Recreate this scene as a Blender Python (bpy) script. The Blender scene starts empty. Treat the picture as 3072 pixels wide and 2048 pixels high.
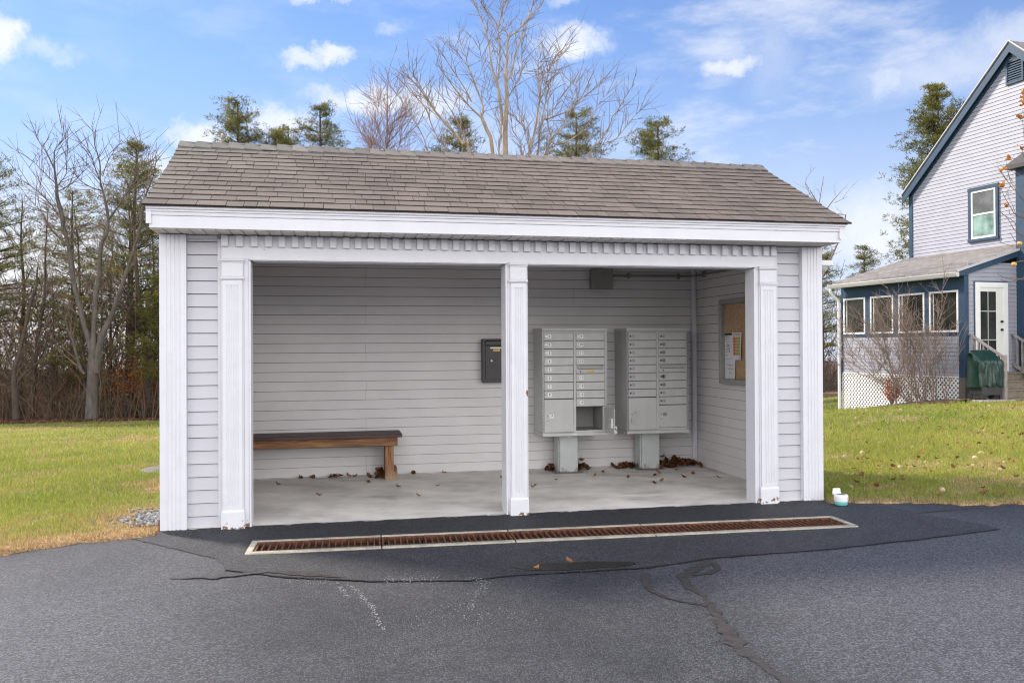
import bpy, bmesh, math, random
import numpy as np
from mathutils import Vector, Matrix
R = math.radians
scene = bpy.context.scene
COL = scene.collection
rng = random.Random(7)
nrng = np.random.default_rng(7)

# ------------------------------------------------------------------ camera
cam_data = bpy.data.cameras.new('camera')
cam = bpy.data.objects.new('camera', cam_data)
COL.objects.link(cam)
cam_data.sensor_width = 36.0
cam_data.lens = 36.0*2520.38/3072.0
cam_data.clip_start = 0.05
cam_data.clip_end = 1000.0
YAW, PITCH, ROLL = 0.2039, 0.0054, -0.0053
fwd = Vector((math.sin(YAW)*math.cos(PITCH), math.cos(YAW)*math.cos(PITCH), math.sin(PITCH)))
rgt = Vector((math.cos(YAW), -math.sin(YAW), 0))
up = rgt.cross(fwd)
r2 = rgt*math.cos(ROLL)+up*math.sin(ROLL)
u2 = up*math.cos(ROLL)-rgt*math.sin(ROLL)
cam.matrix_world = Matrix(((r2.x, u2.x, -fwd.x, 1.3286), (r2.y, u2.y, -fwd.y, -6.8381), (r2.z, u2.z, -fwd.z, 1.4243), (0, 0, 0, 1)))
scene.camera = cam

# ------------------------------------------------------------------ light
SUN_AZ, SUN_EL = -50.0, 38.0            # degrees; azimuth from +y towards +x
SUN_STRENGTH, SUN_ANGLE = 2.9, 9.0
SKY_STRENGTH = 0.10
EXPOSURE = 1.17
scene.view_settings.view_transform = 'Standard'
scene.view_settings.look = 'None'
scene.view_settings.gamma = 1.0
scene.view_settings.exposure = EXPOSURE
scene.cycles.filter_width = 1.15
sl = bpy.data.lights.new('sun', 'SUN')
sun = bpy.data.objects.new('sun', sl)
COL.objects.link(sun)
sl.energy = SUN_STRENGTH
sl.angle = R(SUN_ANGLE)
sl.color = (1.0, 0.90, 0.76)
sdir = Vector((math.sin(R(SUN_AZ))*math.cos(R(SUN_EL)), math.cos(R(SUN_AZ))*math.cos(R(SUN_EL)), math.sin(R(SUN_EL))))
sun.rotation_euler = sdir.to_track_quat('Z', 'Y').to_euler()

world = bpy.data.worlds.new('World')
scene.world = world
world.use_nodes = True
wt = world.node_tree
for n in list(wt.nodes):
    wt.nodes.remove(n)

class NT:
    """small helper to write node trees"""
    def __init__(s, tree):
        s.t = tree
    def n(s, kind, ins=None, **props):
        nd = s.t.nodes.new(kind)
        for k, v in props.items():
            setattr(nd, k, v)
        if ins:
            for k, v in ins.items():
                if hasattr(v, 'is_output'):
                    s.t.links.new(v, nd.inputs[k])
                else:
                    nd.inputs[k].default_value = v
        return nd
    def math(s, op, a, b=None, c=None, clamp=False):
        nd = s.t.nodes.new('ShaderNodeMath')
        nd.operation = op
        nd.use_clamp = clamp
        for i, v in enumerate((a, b, c)):
            if v is None:
                continue
            if hasattr(v, 'is_output'):
                s.t.links.new(v, nd.inputs[i])
            else:
                nd.inputs[i].default_value = v
        return nd.outputs[0]
    def mix(s, f, a, b, blend='MIX'):
        nd = s.t.nodes.new('ShaderNodeMix')
        nd.data_type = 'RGBA'
        nd.blend_type = blend
        for i, v in ((0, f), (6, a), (7, b)):
            if hasattr(v, 'is_output'):
                s.t.links.new(v, nd.inputs[i])
            elif i == 0:
                nd.inputs[0].default_value = v
            else:
                nd.inputs[i].default_value = (*v, 1) if len(v) == 3 else v
        return nd.outputs[2]
    def smooth(s, v, a, b, lo=0.0, hi=1.0):
        nd = s.t.nodes.new('ShaderNodeMapRange')
        nd.interpolation_type = 'SMOOTHSTEP'
        s.t.links.new(v, nd.inputs[0])
        for i, q in enumerate((a, b, lo, hi)):
            nd.inputs[1+i].default_value = q
        return nd.outputs[0]
    def noise(s, vec, scale, detail=3.0, rough=0.55, out='Fac'):
        nd = s.t.nodes.new('ShaderNodeTexNoise')
        nd.inputs['Scale'].default_value = scale
        nd.inputs['Detail'].default_value = detail
        nd.inputs['Roughness'].default_value = rough
        if vec is not None:
            s.t.links.new(vec, nd.inputs['Vector'])
        return nd.outputs[out]

def build_world():
    q = NT(wt)
    tc = q.n('ShaderNodeTexCoord').outputs['Generated']
    sky = q.n('ShaderNodeTexSky', sky_type='NISHITA')
    sky.sun_disc = False
    sky.sun_elevation = R(SUN_EL)
    sky.sun_rotation = R(SUN_AZ)
    sky.air_density = 1.0
    sky.dust_density = 0.15
    sky.ozone_density = 1.6
    skyc = q.mix(1.0, sky.outputs[0], (0.50, 0.625, 0.84), 'MULTIPLY')
    sep = q.n('ShaderNodeSeparateXYZ', {0: tc}).outputs
    # pale air near the horizon
    hz = q.smooth(sep[2], 0.0, 0.44, 0.94, 0.06)
    skyc = q.mix(hz, skyc, (2.5, 3.1, 4.3))
    # warm glow low on the sun's side
    gl = q.math('MULTIPLY', q.smooth(sep[0], .02, -.35), q.smooth(sep[2], .20, .02))
    skyc = q.mix(q.math('MULTIPLY', gl, .85), skyc, (5.0, 4.55, 3.9))
    # fluffy distortion
    n1 = q.noise(tc, 26.0, 8.0, 0.68, 'Color')
    ofs = q.n('ShaderNodeVectorMath', {0: n1, 1: (0.5, 0.5, 0.5)}, operation='SUBTRACT').outputs[0]
    ofs = q.n('ShaderNodeVectorMath', {0: ofs, 1: (0.07, 0.07, 0.05)}, operation='MULTIPLY').outputs[0]
    tcd = q.n('ShaderNodeVectorMath', {0: tc, 1: ofs}, operation='ADD').outputs[0]
    # (azimuth, elevation, half width, half height, density, softness)
    blobs = [(15.8, 19.8, .040, .017, .95, .6), (-2.1, 18.4, .028, .010, .8, .7), (-.4, 18.9, .022, .011, .9, .7),
             (2.2, 16.2, .066, .014, .95, .7), (5.9, 16.1, .050, .018, .8, .9), (-3.8, 14.4, .042, .018, .9, .7),
             (-8.5, 13.2, .030, .014, .9, .7), (26.4, 17.9, .030, .012, .85, .7), (39.0, 16.2, .090, .026, .5, .9),
             (43.0, 17.2, .057, .022, .6, .9), (35.9, 16.2, .024, .018, .6, .8), (-20.0, 17.6, .022, .024, .98, .5),
             (-17.4, 17.3, .030, .010, .45, 1.0), (-.7, 22.4, .045, .008, .8, .8), (-11.6, 10.8, .046, .024, .85, .8),
             (35.1, 7.0, .075, .055, .85, 1.0), (27.4, 2.6, .33, .15, .45, 1.2), (-16.3, 1.5, .26, .14, .85, 1.2),
             (3.5, 20.7, .02, .007, .35, 1.0), (15.2, 22.3, .022, .006, .5, 1.0), (29.0, 19.0, .03, .055, .35, 1.3),
             (21.3, 13.3, .085, .02, .3, 1.3), (10.0, 12.0, .09, .02, .35, 1.3), (-14.0, 21.0, .1, .012, .15, 1.3)]
    total = None
    for az, el, w, h, dens, soft in blobs:
        a, e = R(az), R(el)
        c = (math.sin(a)*math.cos(e), math.cos(a)*math.cos(e), math.sin(e))
        mp = q.n('ShaderNodeMapping', {'Vector': tcd}, vector_type='TEXTURE')
        mp.inputs['Location'].default_value = c
        mp.inputs['Rotation'].default_value = (0, 0, -a)
        mp.inputs['Scale'].default_value = (w, 0.6, h)
        ln = q.n('ShaderNodeVectorMath', {0: mp.outputs[0]}, operation='LENGTH').outputs['Value']
        f = q.smooth(ln, 1.25+0.3*soft, 0.65-0.55*soft, 0.0, dens*.88)
        total = f if total is None else q.math('MAXIMUM', total, f)
    # thin wisps and grain inside the clouds
    mp = q.n('ShaderNodeMapping', {'Vector': tc})
    mp.inputs['Rotation'].default_value = (0, R(35), 0)
    mp.inputs['Scale'].default_value = (3.0, 3.0, 9.0)
    wn = q.noise(mp.outputs[0], 2.2, 6.0, 0.6)
    wisp = q.smooth(wn, 0.44, 0.76, 0.0, 0.55)
    wm = q.smooth(sep[0], -0.1, 0.45, 0.35, 1.0)
    wisp = q.math('MULTIPLY', wisp, wm)
    total = q.math('MAXIMUM', total, wisp)
    tex = q.noise(tc, 45.0, 5.0, 0.6)
    total = q.math('MULTIPLY', total, q.smooth(tex, 0.25, 0.6, 0.82, 1.0))
    cl = q.mix(total, skyc, (4.7, 4.75, 4.9))
    # unseen bright clouds added behind the viewer to fill the shaded front and interior
    bn = q.noise(tc, 2.6, 5.0, 0.6)
    fill_bank = q.math('MULTIPLY', q.smooth(sep[1], 0.05, -0.45), q.smooth(bn, 0.30, 0.58))
    fill_bank = q.math('MULTIPLY', fill_bank, q.smooth(sep[2], -0.02, 0.10))
    bcol = q.mix(q.smooth(sep[2], .05, .55), (24.0, 23.2, 22.6), (9.5, 9.4, 9.6))
    cl = q.mix(fill_bank, cl, bcol)
    bg = q.n('ShaderNodeBackground', {'Color': cl, 'Strength': SKY_STRENGTH})
    out = q.n('ShaderNodeOutputWorld')
    wt.links.new(bg.outputs[0], out.inputs[0])
build_world()

# ------------------------------------------------------------------ materials
MATS = {}
def mat(name, base=(.5, .5, .5), rough=.6, var=.0, vscale=4.0, stretch=(1, 1, 1), bump=0.0, bscale=60.0, spec=.5, metal=0.0,
        speck=0.0, sscale=400.0, attr=None, extra=None, bstretch=None, coat=0.0):
    if name in MATS:
        return MATS[name]
    m = bpy.data.materials.new(name)
    m.use_nodes = True
    t = m.node_tree
    b = t.nodes['Principled BSDF']
    q = NT(t)
    tc = q.n('ShaderNodeTexCoord').outputs['Object']
    mp = q.n('ShaderNodeMapping', {'Vector': tc})
    mp.inputs['Scale'].default_value = stretch
    v = mp.outputs[0]
    col = None
    if attr:
        at = q.n('ShaderNodeAttribute', attribute_name=attr)
        col = q.mix(1.0, at.outputs['Color'], base, 'MULTIPLY')
    if var:
        nz = q.noise(v, vscale, 5.0, .6)
        lo = tuple(c*(1-var) for c in base)
        hi = tuple(min(1, c*(1+var)) for c in base)
        k = q.smooth(nz, .28, .72)
        if col is None:
            col = q.mix(k, lo, hi)
        else:
            col = q.mix(1.0, col, q.mix(k, (1-var,)*3, (1+var,)*3), 'MULTIPLY')
    if speck:
        nz = q.noise(tc, sscale, 1.0, .5)
        k = q.smooth(nz, .35, .65)
        g = q.mix(k, (1-speck,)*3, (1+speck,)*3)
        col = q.mix(1.0, col if col is not None else (*base, 1), g, 'MULTIPLY')
    if extra:
        col = extra(q, tc, col if col is not None else (*base, 1), b)
    if col is not None:
        t.links.new(col, b.inputs['Base Color'])
    else:
        b.inputs['Base Color'].default_value = (*base, 1)
    b.inputs['Roughness'].default_value = rough
    b.inputs['Specular IOR Level'].default_value = spec
    b.inputs['Metallic'].default_value = metal
    b.inputs['Coat Weight'].default_value = coat
    if bump:
        bv = tc
        if bstretch:
            m2 = q.n('ShaderNodeMapping', {'Vector': tc})
            m2.inputs['Scale'].default_value = bstretch
            bv = m2.outputs[0]
        nz = q.noise(bv, bscale, 3.0, .6)
        bp = q.n('ShaderNodeBump', {'Height': nz, 'Strength': bump, 'Distance': .01})
        t.links.new(bp.outputs[0], b.inputs['Normal'])
    MATS[name] = m
    return m

# ------------------------------------------------------------------ mesh building
class MB:
    def __init__(s):
        s.v = []; s.f = []; s.m = []; s.c = []
    def add(s, vs, fs, mi=0, col=None):
        o = len(s.v)
        s.v += [tuple(p) for p in vs]
        for f in fs:
            s.f.append(tuple(i+o for i in f)); s.m.append(mi); s.c.append(col)
        return s
    def box(s, x0, x1, y0, y1, z0, z1, mi=0, col=None, M=None):
        vs = [(x0, y0, z0), (x1, y0, z0), (x1, y1, z0), (x0, y1, z0), (x0, y0, z1), (x1, y0, z1), (x1, y1, z1), (x0, y1, z1)]
        if M is not None:
            vs = [tuple(M @ Vector(p)) for p in vs]
        return s.add(vs, [(0, 3, 2, 1), (4, 5, 6, 7), (0, 1, 5, 4), (1, 2, 6, 5), (2, 3, 7, 6), (3, 0, 4, 7)], mi, col)
    def quad(s, a, b, c, d, mi=0, col=None):
        return s.add([a, b, c, d], [(0, 1, 2, 3)], mi, col)
    def beam(s, a, b, w, h, upv=(0, 0, 1), mi=0, col=None):
        a, b = Vector(a), Vector(b)
        d = (b-a).normalized(); u = Vector(upv)
        sd = d.cross(u).normalized(); u = sd.cross(d)
        vs = []
        for p in (a, b):
            for i, j in ((-1, -1), (1, -1), (1, 1), (-1, 1)):
                vs.append(p+sd*(i*w/2)+u*(j*h/2))
        return s.add(vs, [(0, 1, 2, 3), (7, 6, 5, 4), (0, 4, 5, 1), (1, 5, 6, 2), (2, 6, 7, 3), (3, 7, 4, 0)], mi, col)
    def extrude(s, prof, axis, a, b, mi=0, caps=True, col=None):
        """closed 2d profile swept straight along an axis: x -> (y,z), y -> (x,z), z -> (x,y)"""
        n = len(prof)
        def P(p, t):
            return (t, p[0], p[1]) if axis == 'x' else ((p[0], t, p[1]) if axis == 'y' else (p[0], p[1], t))
        vs = [P(p, a) for p in prof]+[P(p, b) for p in prof]
        fs = [(i, (i+1) % n, (i+1) % n+n, i+n) for i in range(n)]
        if caps:
            fs += [tuple(range(n))[::-1], tuple(range(n, 2*n))]
        return s.add(vs, fs, mi, col)
    def tube(s, pts, rad, n=6, mi=0, col=None, cap=False):
        pts = [Vector(p) for p in pts]
        if not hasattr(rad, '__len__'):
            rad = [rad]*len(pts)
        o = len(s.v)
        prev = None
        for i, p in enumerate(pts):
            d = (pts[min(i+1, len(pts)-1)]-pts[max(i-1, 0)])
            d = d.normalized() if d.length > 1e-9 else Vector((0, 0, 1))
            if prev is None:
                a = d.cross(Vector((0.31, 0.17, 0.93) if abs(d.z) < .9 else (1, 0, 0))).normalized()
            else:
                a = (prev-d*prev.dot(d))
                a = a.normalized() if a.length > 1e-6 else d.orthogonal().normalized()
            prev = a
            b = d.cross(a)
            for k in range(n):
                t = 2*math.pi*k/n
                q = p+(a*math.cos(t)+b*math.sin(t))*rad[i]
                s.v.append((q.x, q.y, q.z))
        for i in range(len(pts)-1):
            for k in range(n):
                s.f.append((o+i*n+k, o+i*n+(k+1) % n, o+(i+1)*n+(k+1) % n, o+(i+1)*n+k)); s.m.append(mi); s.c.append(col)
        if cap:
            s.f.append(tuple(o+k for k in range(n))[::-1]); s.m.append(mi); s.c.append(col)
            e = o+(len(pts)-1)*n
            s.f.append(tuple(e+k for k in range(n))); s.m.append(mi); s.c.append(col)
        return s
    def lathe(s, prof, cx=0, cy=0, n=24, mi=0, sx=1.0, sy=1.0):
        o = len(s.v)
        for r, z in prof:
            for k in range(n):
                t = 2*math.pi*k/n
                s.v.append((cx+r*sx*math.cos(t), cy+r*sy*math.sin(t), z))
        for i in range(len(prof)-1):
            for k in range(n):
                s.f.append((o+i*n+k, o+i*n+(k+1) % n, o+(i+1)*n+(k+1) % n, o+(i+1)*n+k)); s.m.append(mi); s.c.append(None)
        return s
    def build(s, name, mats, parent=None, smooth=False, bevel=0.0, colname='tone'):
        me = bpy.data.meshes.new(name)
        me.from_pydata(s.v, [], s.f)
        if not isinstance(mats, (list, tuple)):
            mats = [mats]
        for m in mats:
            me.materials.append(m)
        if len(mats) > 1:
            me.polygons.foreach_set('material_index', s.m)
        if any(c is not None for c in s.c):
            at = me.color_attributes.new(colname, 'FLOAT_COLOR', 'CORNER')
            buf = []
            for f, c in zip(s.f, s.c):
                c = (1, 1, 1) if c is None else c
                buf += [c[0], c[1], c[2], 1.0]*len(f)
            at.data.foreach_set('color', buf)
        if smooth:
            me.polygons.foreach_set('use_smooth', [True]*len(s.f))
        me.update()
        o = bpy.data.objects.new(name, me)
        COL.objects.link(o)
        if parent is not None:
            o.parent = parent
        if bevel:
            md = o.modifiers.new('bevel', 'BEVEL')
            md.width = bevel; md.segments = 2; md.limit_method = 'ANGLE'; md.angle_limit = R(40)
        return o

def np_mesh(name, verts, nper, mats, cols=None, parent=None, colname='tone'):
    """fast mesh of loose polygons with nper corners each"""
    verts = np.asarray(verts, dtype=np.float32).reshape(-1, 3)
    nf = len(verts)//nper
    me = bpy.data.meshes.new(name)
    me.vertices.add(len(verts)); me.vertices.foreach_set('co', verts.ravel())
    me.loops.add(len(verts)); me.loops.foreach_set('vertex_index', np.arange(len(verts), dtype=np.int32))
    me.polygons.add(nf)
    me.polygons.foreach_set('loop_start', np.arange(0, len(verts), nper, dtype=np.int32))
    me.materials.append(mats)
    if cols is not None:
        at = me.color_attributes.new(colname, 'FLOAT_COLOR', 'POINT')
        c = np.ones((len(verts), 4), dtype=np.float32)
        c[:, :3] = np.repeat(np.asarray(cols, dtype=np.float32), nper, axis=0)
        at.data.foreach_set('color', c.ravel())
    me.update(calc_edges=True); me.validate()
    o = bpy.data.objects.new(name, me)
    COL.objects.link(o)
    if parent is not None:
        o.parent = parent
    return o

def thing(name, label, cat, loc=(0, 0, 0), rotz=0.0, group=None):
    o = bpy.data.objects.new(name, None)
    o.empty_display_size = .2
    COL.objects.link(o)
    o.location = loc; o.rotation_euler = (0, 0, rotz)
    return tag(o, label, cat, group)
def tag(o, label, cat, group=None):
    o['label'] = label; o['category'] = cat
    if group:
        o['group'] = group
    return o
def struct(o):
    o['kind'] = 'structure'
    return o
def stuff(o, label=None, cat=None):
    o['kind'] = 'stuff'
    if label:
        o['label'] = label
    if cat:
        o['category'] = cat
    return o
def dup(root, loc=None, rotz=None, label=None, scale=None):
    r = root.copy(); COL.objects.link(r)
    if loc is not None:
        r.location = loc
    if rotz is not None:
        r.rotation_euler = (0, 0, rotz)
    if scale is not None:
        r.scale = scale
    if label:
        r['label'] = label
    for ch in list(root.children):
        c = ch.copy(); COL.objects.link(c); c.parent = r
        for g in ch.children:
            d = g.copy(); COL.objects.link(d); d.parent = c
    return r

_txt = {}
def text_geo(body):
    if body not in _txt:
        cu = bpy.data.curves.new('lettering', 'FONT')
        cu.body = body; cu.size = 1.0; cu.align_x = 'CENTER'; cu.align_y = 'CENTER'; cu.offset = .018
        cu.resolution_u = 3
        ob = bpy.data.objects.new('lettering', cu)
        me = ob.to_mesh()
        _txt[body] = ([tuple(v.co) for v in me.vertices], [tuple(p.vertices) for p in me.polygons])
        ob.to_mesh_clear()
        bpy.data.objects.remove(ob); bpy.data.curves.remove(cu)
    return _txt[body]
def add_text(mb, body, cx, y, cz, size, mi, sx=1.0):
    """lettering on a face looking along -y"""
    v, f = text_geo(body)
    mb.add([(cx+p[0]*size*sx, y, cz+p[1]*size) for p in v], f, mi)

# ------------------------------------------------------------------ ground
CTRL = [(-40, -10, 0), (-10, -3, 0), (-3, -.5, 0), (0, 1, 0), (0, 3, -.06), (-3, 3, -.15), (-6, 8, -.45), (-4, 15, -.75), (-10.5, 26, -1.2),
        (-5, 25, -1.2), (3, 25, -1.1), (3, 8, -.3), (3, 4, -.1), (6, 0, 0), (6, 3, -.02), (8, 4, 0), (9, 8, -.06), (12, 1, .05), (12, 6, .06),
        (14, 9, .06), (16.15, 10.5, .05), (18, 9.5, .08), (15.65, 15.1, -.62), (15.9, 13, -.28), (13, 13, -.45), (11, 12, -.3), (10, 18, -.75), (17, 22, -.95), (25, 40, -1.3),
        (0, 60, -1.6), (-40, 50, -1.6), (60, 50, -1.3), (20, 5, .1), (25, 15, .1), (20, 18, -.3), (40, 0, .2), (-30, 20, -1.1), (0, 120, -2),
        (-80, 80, -2), (100, 100, -2), (100, 0, 0), (-80, 0, -.3), (-12, 12, -.75)]
_cp = np.array(CTRL, float)
def _phi(d):
    return np.sqrt(d*d+2.0)
_A = _phi(np.hypot(_cp[:, None, 0]-_cp[None, :, 0], _cp[:, None, 1]-_cp[None, :, 1]))
_w = np.linalg.solve(_A, _cp[:, 2])
EDGE = [(-60, -29), (-20, -9.6), (-4, -1.95), (-.962, -.439), (-.66, -.27), (-.31, -.13), (0, -.02), (.05, .05), (5.55, .05), (5.6, -.06), (5.96, -.1), (6.67, -.35),
        (6.9, -.45), (7.26, -.47), (9, -.35), (14, 0), (60, 3)]
_ex = np.array([e[0] for e in EDGE]); _ey = np.array([e[1] for e in EDGE])
def edge_y(x):
    return np.interp(x, _ex, _ey)
def land(x, y):
    x = np.atleast_1d(np.asarray(x, float)); y = np.atleast_1d(np.asarray(y, float))
    d = np.hypot(x[:, None]-_cp[None, :, 0], y[:, None]-_cp[None, :, 1])
    return _phi(d) @ _w
def ground_z(x, y):
    z = land(x, y)
    x = np.atleast_1d(np.asarray(x, float)); y = np.atleast_1d(np.asarray(y, float))
    wob = .025*np.sin(x*9.1)+.02*np.sin(x*23.0+1.3)+.012*np.sin(x*57+.4)
    d = y-edge_y(x)-wob
    k = np.clip((d+.02)/.5, 0, 1); k = k*k*(3-2*k)
    out = .014*(1-k)+z*k+.008*np.clip(d/.1, 0, 1)
    dn = np.clip((-d)/.12, 0, 1)
    out = np.where(d < 0, .010-dn*.34, out)
    slab = (x > .02) & (x < 5.57) & (y > .0) & (y < 2.45)
    return np.where(slab, -.2, out)
def gz(x, y):
    return float(ground_z(x, y)[0])

def patch_noise(x, y, s, seed):
    r = np.random.default_rng(seed)
    out = np.zeros_like(x)
    for i in range(10):
        a = r.uniform(0, 2*math.pi); k = s*r.uniform(.5, 2.2); p = r.uniform(0, 6.28)
        out += np.sin((x*math.cos(a)+y*math.sin(a))*k+p)/(1+i*.15)
    return out/4.5

def build_ground():
    xs = np.concatenate([np.arange(-150, -20, 10), np.arange(-20, -5, .5), np.arange(-5, 12, .08), np.arange(12, 22, .25), np.arange(22, 40, 1.5), np.arange(40, 161, 10)])
    ys = np.concatenate([np.arange(-60, -6, 3), np.arange(-6, -2.5, .4), np.arange(-2.5, 2.6, .06), np.arange(2.6, 9, .12), np.arange(9, 20, .25), np.arange(20, 40, .8), np.arange(40, 170, 8)])
    X, Y = np.meshgrid(xs, ys)
    x, y = X.ravel(), Y.ravel()
    z = np.concatenate([ground_z(x[i:i+20000], y[i:i+20000]) for i in range(0, len(x), 20000)])
    z = z+np.where(z > -.15, .006*patch_noise(x, y, 5.0, 3), 0)
    nx, ny = len(xs), len(ys)
    i = np.arange(nx-1)[None, :]; j = np.arange(ny-1)[:, None]
    a = (j*nx+i).ravel()
    quads = np.stack([a, a+1, a+1+nx, a+nx], 1)
    me = bpy.data.meshes.new('lawn')
    me.vertices.add(len(x)); me.vertices.foreach_set('co', np.stack([x, y, z], 1).astype(np.float32).ravel())
    me.loops.add(quads.size); me.loops.foreach_set('vertex_index', quads.astype(np.int32).ravel())
    me.polygons.add(len(quads)); me.polygons.foreach_set('loop_start', np.arange(0, quads.size, 4, dtype=np.int32))
    me.polygons.foreach_set('use_smooth', np.ones(len(quads), dtype=bool))
    at = me.color_attributes.new('dry', 'FLOAT_COLOR', 'POINT')
    dry = dryness(x, y)
    c = np.ones((len(x), 4), np.float32); c[:, 0] = dry
    c[:, 1] = woods_floor(x, y); c[:, 2] = 0
    at.data.foreach_set('color', c.ravel())
    me.update(calc_edges=True)
    o = bpy.data.objects.new('lawn', me)
    COL.objects.link(o)
    me.materials.append(lawn_mat())
    struct(o)
    return o
def dryness(x, y):
    """0 = green turf, 1 = dead straw-coloured turf (a strip along the asphalt on the left, worn patches)"""
    d = y-edge_y(x)
    left = np.clip(1-(d-.22-.1*np.sin(x*3.1))/.32, 0, 1)*(x < 1)
    right = np.clip(1-(d-.06)/.22, 0, 1)*(x > 5)*.8
    pn = .6*patch_noise(x*.8, y, 1.3, 5)+.5*patch_noise(x, y, 3.7, 6)+.35*patch_noise(x, y, 9.0, 8)
    patches = np.clip((pn-.08)*1.5, 0, .85)
    corner = np.clip(1-np.hypot(x+.1, (y-.6)*.7)/.95, 0, 1)*1.2*(x < .1)
    return np.clip(np.maximum(np.maximum(left, right), np.maximum(patches, corner)), 0, 1)
def woods_floor(x, y):
    """1 where fallen leaves cover the ground under the trees"""
    ly = 25.6+.35*np.sin(x*.8)+.25*np.sin(x*2.3+1)-.03*x
    return np.clip((y-ly)/.5+.5, 0, 1)*(x < 24)+np.clip((y-30)/1, 0, 1)*(x >= 24)
def lawn_mat():
    m = bpy.data.materials.new('lawn_turf'); m.use_nodes = True
    t = m.node_tree; b = t.nodes['Principled BSDF']; q = NT(t)
    tc = q.n('ShaderNodeTexCoord').outputs['Object']
    at = q.n('ShaderNodeAttribute', attribute_name='dry')
    sp = q.n('ShaderNodeSeparateColor', {0: at.outputs['Color']}).outputs
    big = q.noise(tc, .55, 4, .6); mid = q.noise(tc, 3.5, 5, .65)
    mp = q.n('ShaderNodeMapping', {'Vector': tc}); mp.inputs['Scale'].default_value = (1, 1, .3)
    fine = q.noise(mp.outputs[0], 60, 4, .75)
    g = q.mix(q.smooth(big, .35, .65), (.16, .20, .05), (.30, .30, .08))
    g = q.mix(q.smooth(mid, .35, .7, 0, .7), g, (.28, .235, .085))
    dryc = q.mix(q.smooth(mid, .3, .7), (.36, .21, .10), (.46, .33, .18))
    col = q.mix(q.smooth(q.math('ADD', sp[0], q.math('MULTIPLY', q.math('SUBTRACT', mid, .5), .9)), .25, .75), g, dryc)
    lit = q.mix(q.smooth(q.noise(tc, 9, 5, .7), .35, .65), (.05, .03, .02), (.115, .065, .042))
    col = q.mix(sp[1], col, lit)
    col = q.mix(1.0, col, q.mix(q.smooth(fine, .3, .7), (.45,)*3, (1.5,)*3), 'MULTIPLY')
    t.links.new(col, b.inputs['Base Color'])
    b.inputs['Roughness'].default_value = .85; b.inputs['Specular IOR Level'].default_value = .2
    bp = q.n('ShaderNodeBump', {'Height': fine, 'Strength': .8, 'Distance': .03})
    t.links.new(bp.outputs[0], b.inputs['Normal'])
    return m
build_ground()

# ---- asphalt
def asphalt_mat(name, dark, light, sheen=.62, fade=False):
    m = bpy.data.materials.new(name); m.use_nodes = True
    t = m.node_tree; b = t.nodes['Principled BSDF']; q = NT(t)
    tc = q.n('ShaderNodeTexCoord').outputs['Object']
    big = q.noise(tc, .7, 5, .6); mid = q.noise(tc, 5, 5, .65)
    vo = q.n('ShaderNodeTexVoronoi', {'Vector': tc, 'Scale': 115.0, 'Randomness': 1.0})
    stone = q.n('ShaderNodeSeparateColor', {0: vo.outputs['Color']}).outputs[0]
    cell = q.smooth(vo.outputs['Distance'], .15, .62, 1.0, .0)
    fine = q.noise(tc, 260, 3, .7)
    base = q.mix(q.smooth(big, .32, .66), dark, light)
    if fade:
        sp_ = q.n('ShaderNodeSeparateXYZ', {0: tc}).outputs
        f1 = q.smooth(q.math('ADD', sp_[0], q.math('MULTIPLY', mid, 1.8)), 5.2, 6.9)
        f2 = q.smooth(q.math('SUBTRACT', q.math('MULTIPLY', mid, 1.0), sp_[1]), 0.62, 1.45, 0, .95)
        f3 = q.smooth(q.math('SUBTRACT', q.math('MULTIPLY', mid, 1.2), sp_[0]), -.7, .7, 0, .95)
        base = q.mix(q.math('MAXIMUM', f1, q.math('MAXIMUM', f2, f3)), base, (.070, .071, .083))
    base = q.mix(q.smooth(mid, .35, .75, 0, .45), base, tuple(c*.7 for c in dark))
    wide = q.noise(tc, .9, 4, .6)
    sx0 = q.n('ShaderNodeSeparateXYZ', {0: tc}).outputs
    # shelter shade painted into the sealed strip; worn lanes beside it painted sunlit
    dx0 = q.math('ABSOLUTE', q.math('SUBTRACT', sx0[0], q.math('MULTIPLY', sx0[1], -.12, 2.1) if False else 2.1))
    paler = q.smooth(q.math('ADD', dx0, q.math('MULTIPLY', wide, 1.8)), 1.6, 3.1)
    paler = q.math('MULTIPLY', paler, q.smooth(q.math('SUBTRACT', q.math('MULTIPLY', wide, 1.2), sx0[1]), .9, 2.4, .12, 1.0))
    base = q.mix(q.math('MULTIPLY', paler, .85 if not fade else 0.0), base, tuple(c*1.5 for c in light))
    grit = q.math('MULTIPLY', q.smooth(stone, .2, 1.0, .55, 1.75), q.smooth(fine, .3, .7, .8, 1.2))
    grit = q.math('MULTIPLY', grit, q.math('ADD', q.math('MULTIPLY', cell, .55), .55))
    comb = q.n('ShaderNodeCombineColor', {0: grit, 1: grit, 2: grit})
    col = q.mix(1.0, base, comb.outputs[0], 'MULTIPLY')
    flake = q.smooth(q.noise(tc, 140, 1, .5), .72, .76)
    col = q.mix(q.math('MULTIPLY', flake, .5), col, (.35, .35, .36))
    t.links.new(col, b.inputs['Base Color'])
    b.inputs['Roughness'].default_value = sheen; b.inputs['Specular IOR Level'].default_value = .45
    h = q.math('ADD', q.math('MULTIPLY', cell, 1.0), q.math('MULTIPLY', fine, .5))
    bp = q.n('ShaderNodeBump', {'Height': h, 'Strength': 1.0, 'Distance': .006})
    t.links.new(bp.outputs[0], b.inputs['Normal'])
    return m
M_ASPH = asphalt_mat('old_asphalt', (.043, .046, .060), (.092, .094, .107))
M_APRON = asphalt_mat('fresh_asphalt', (.032, .034, .044), (.045, .047, .057), .68, True)

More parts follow.
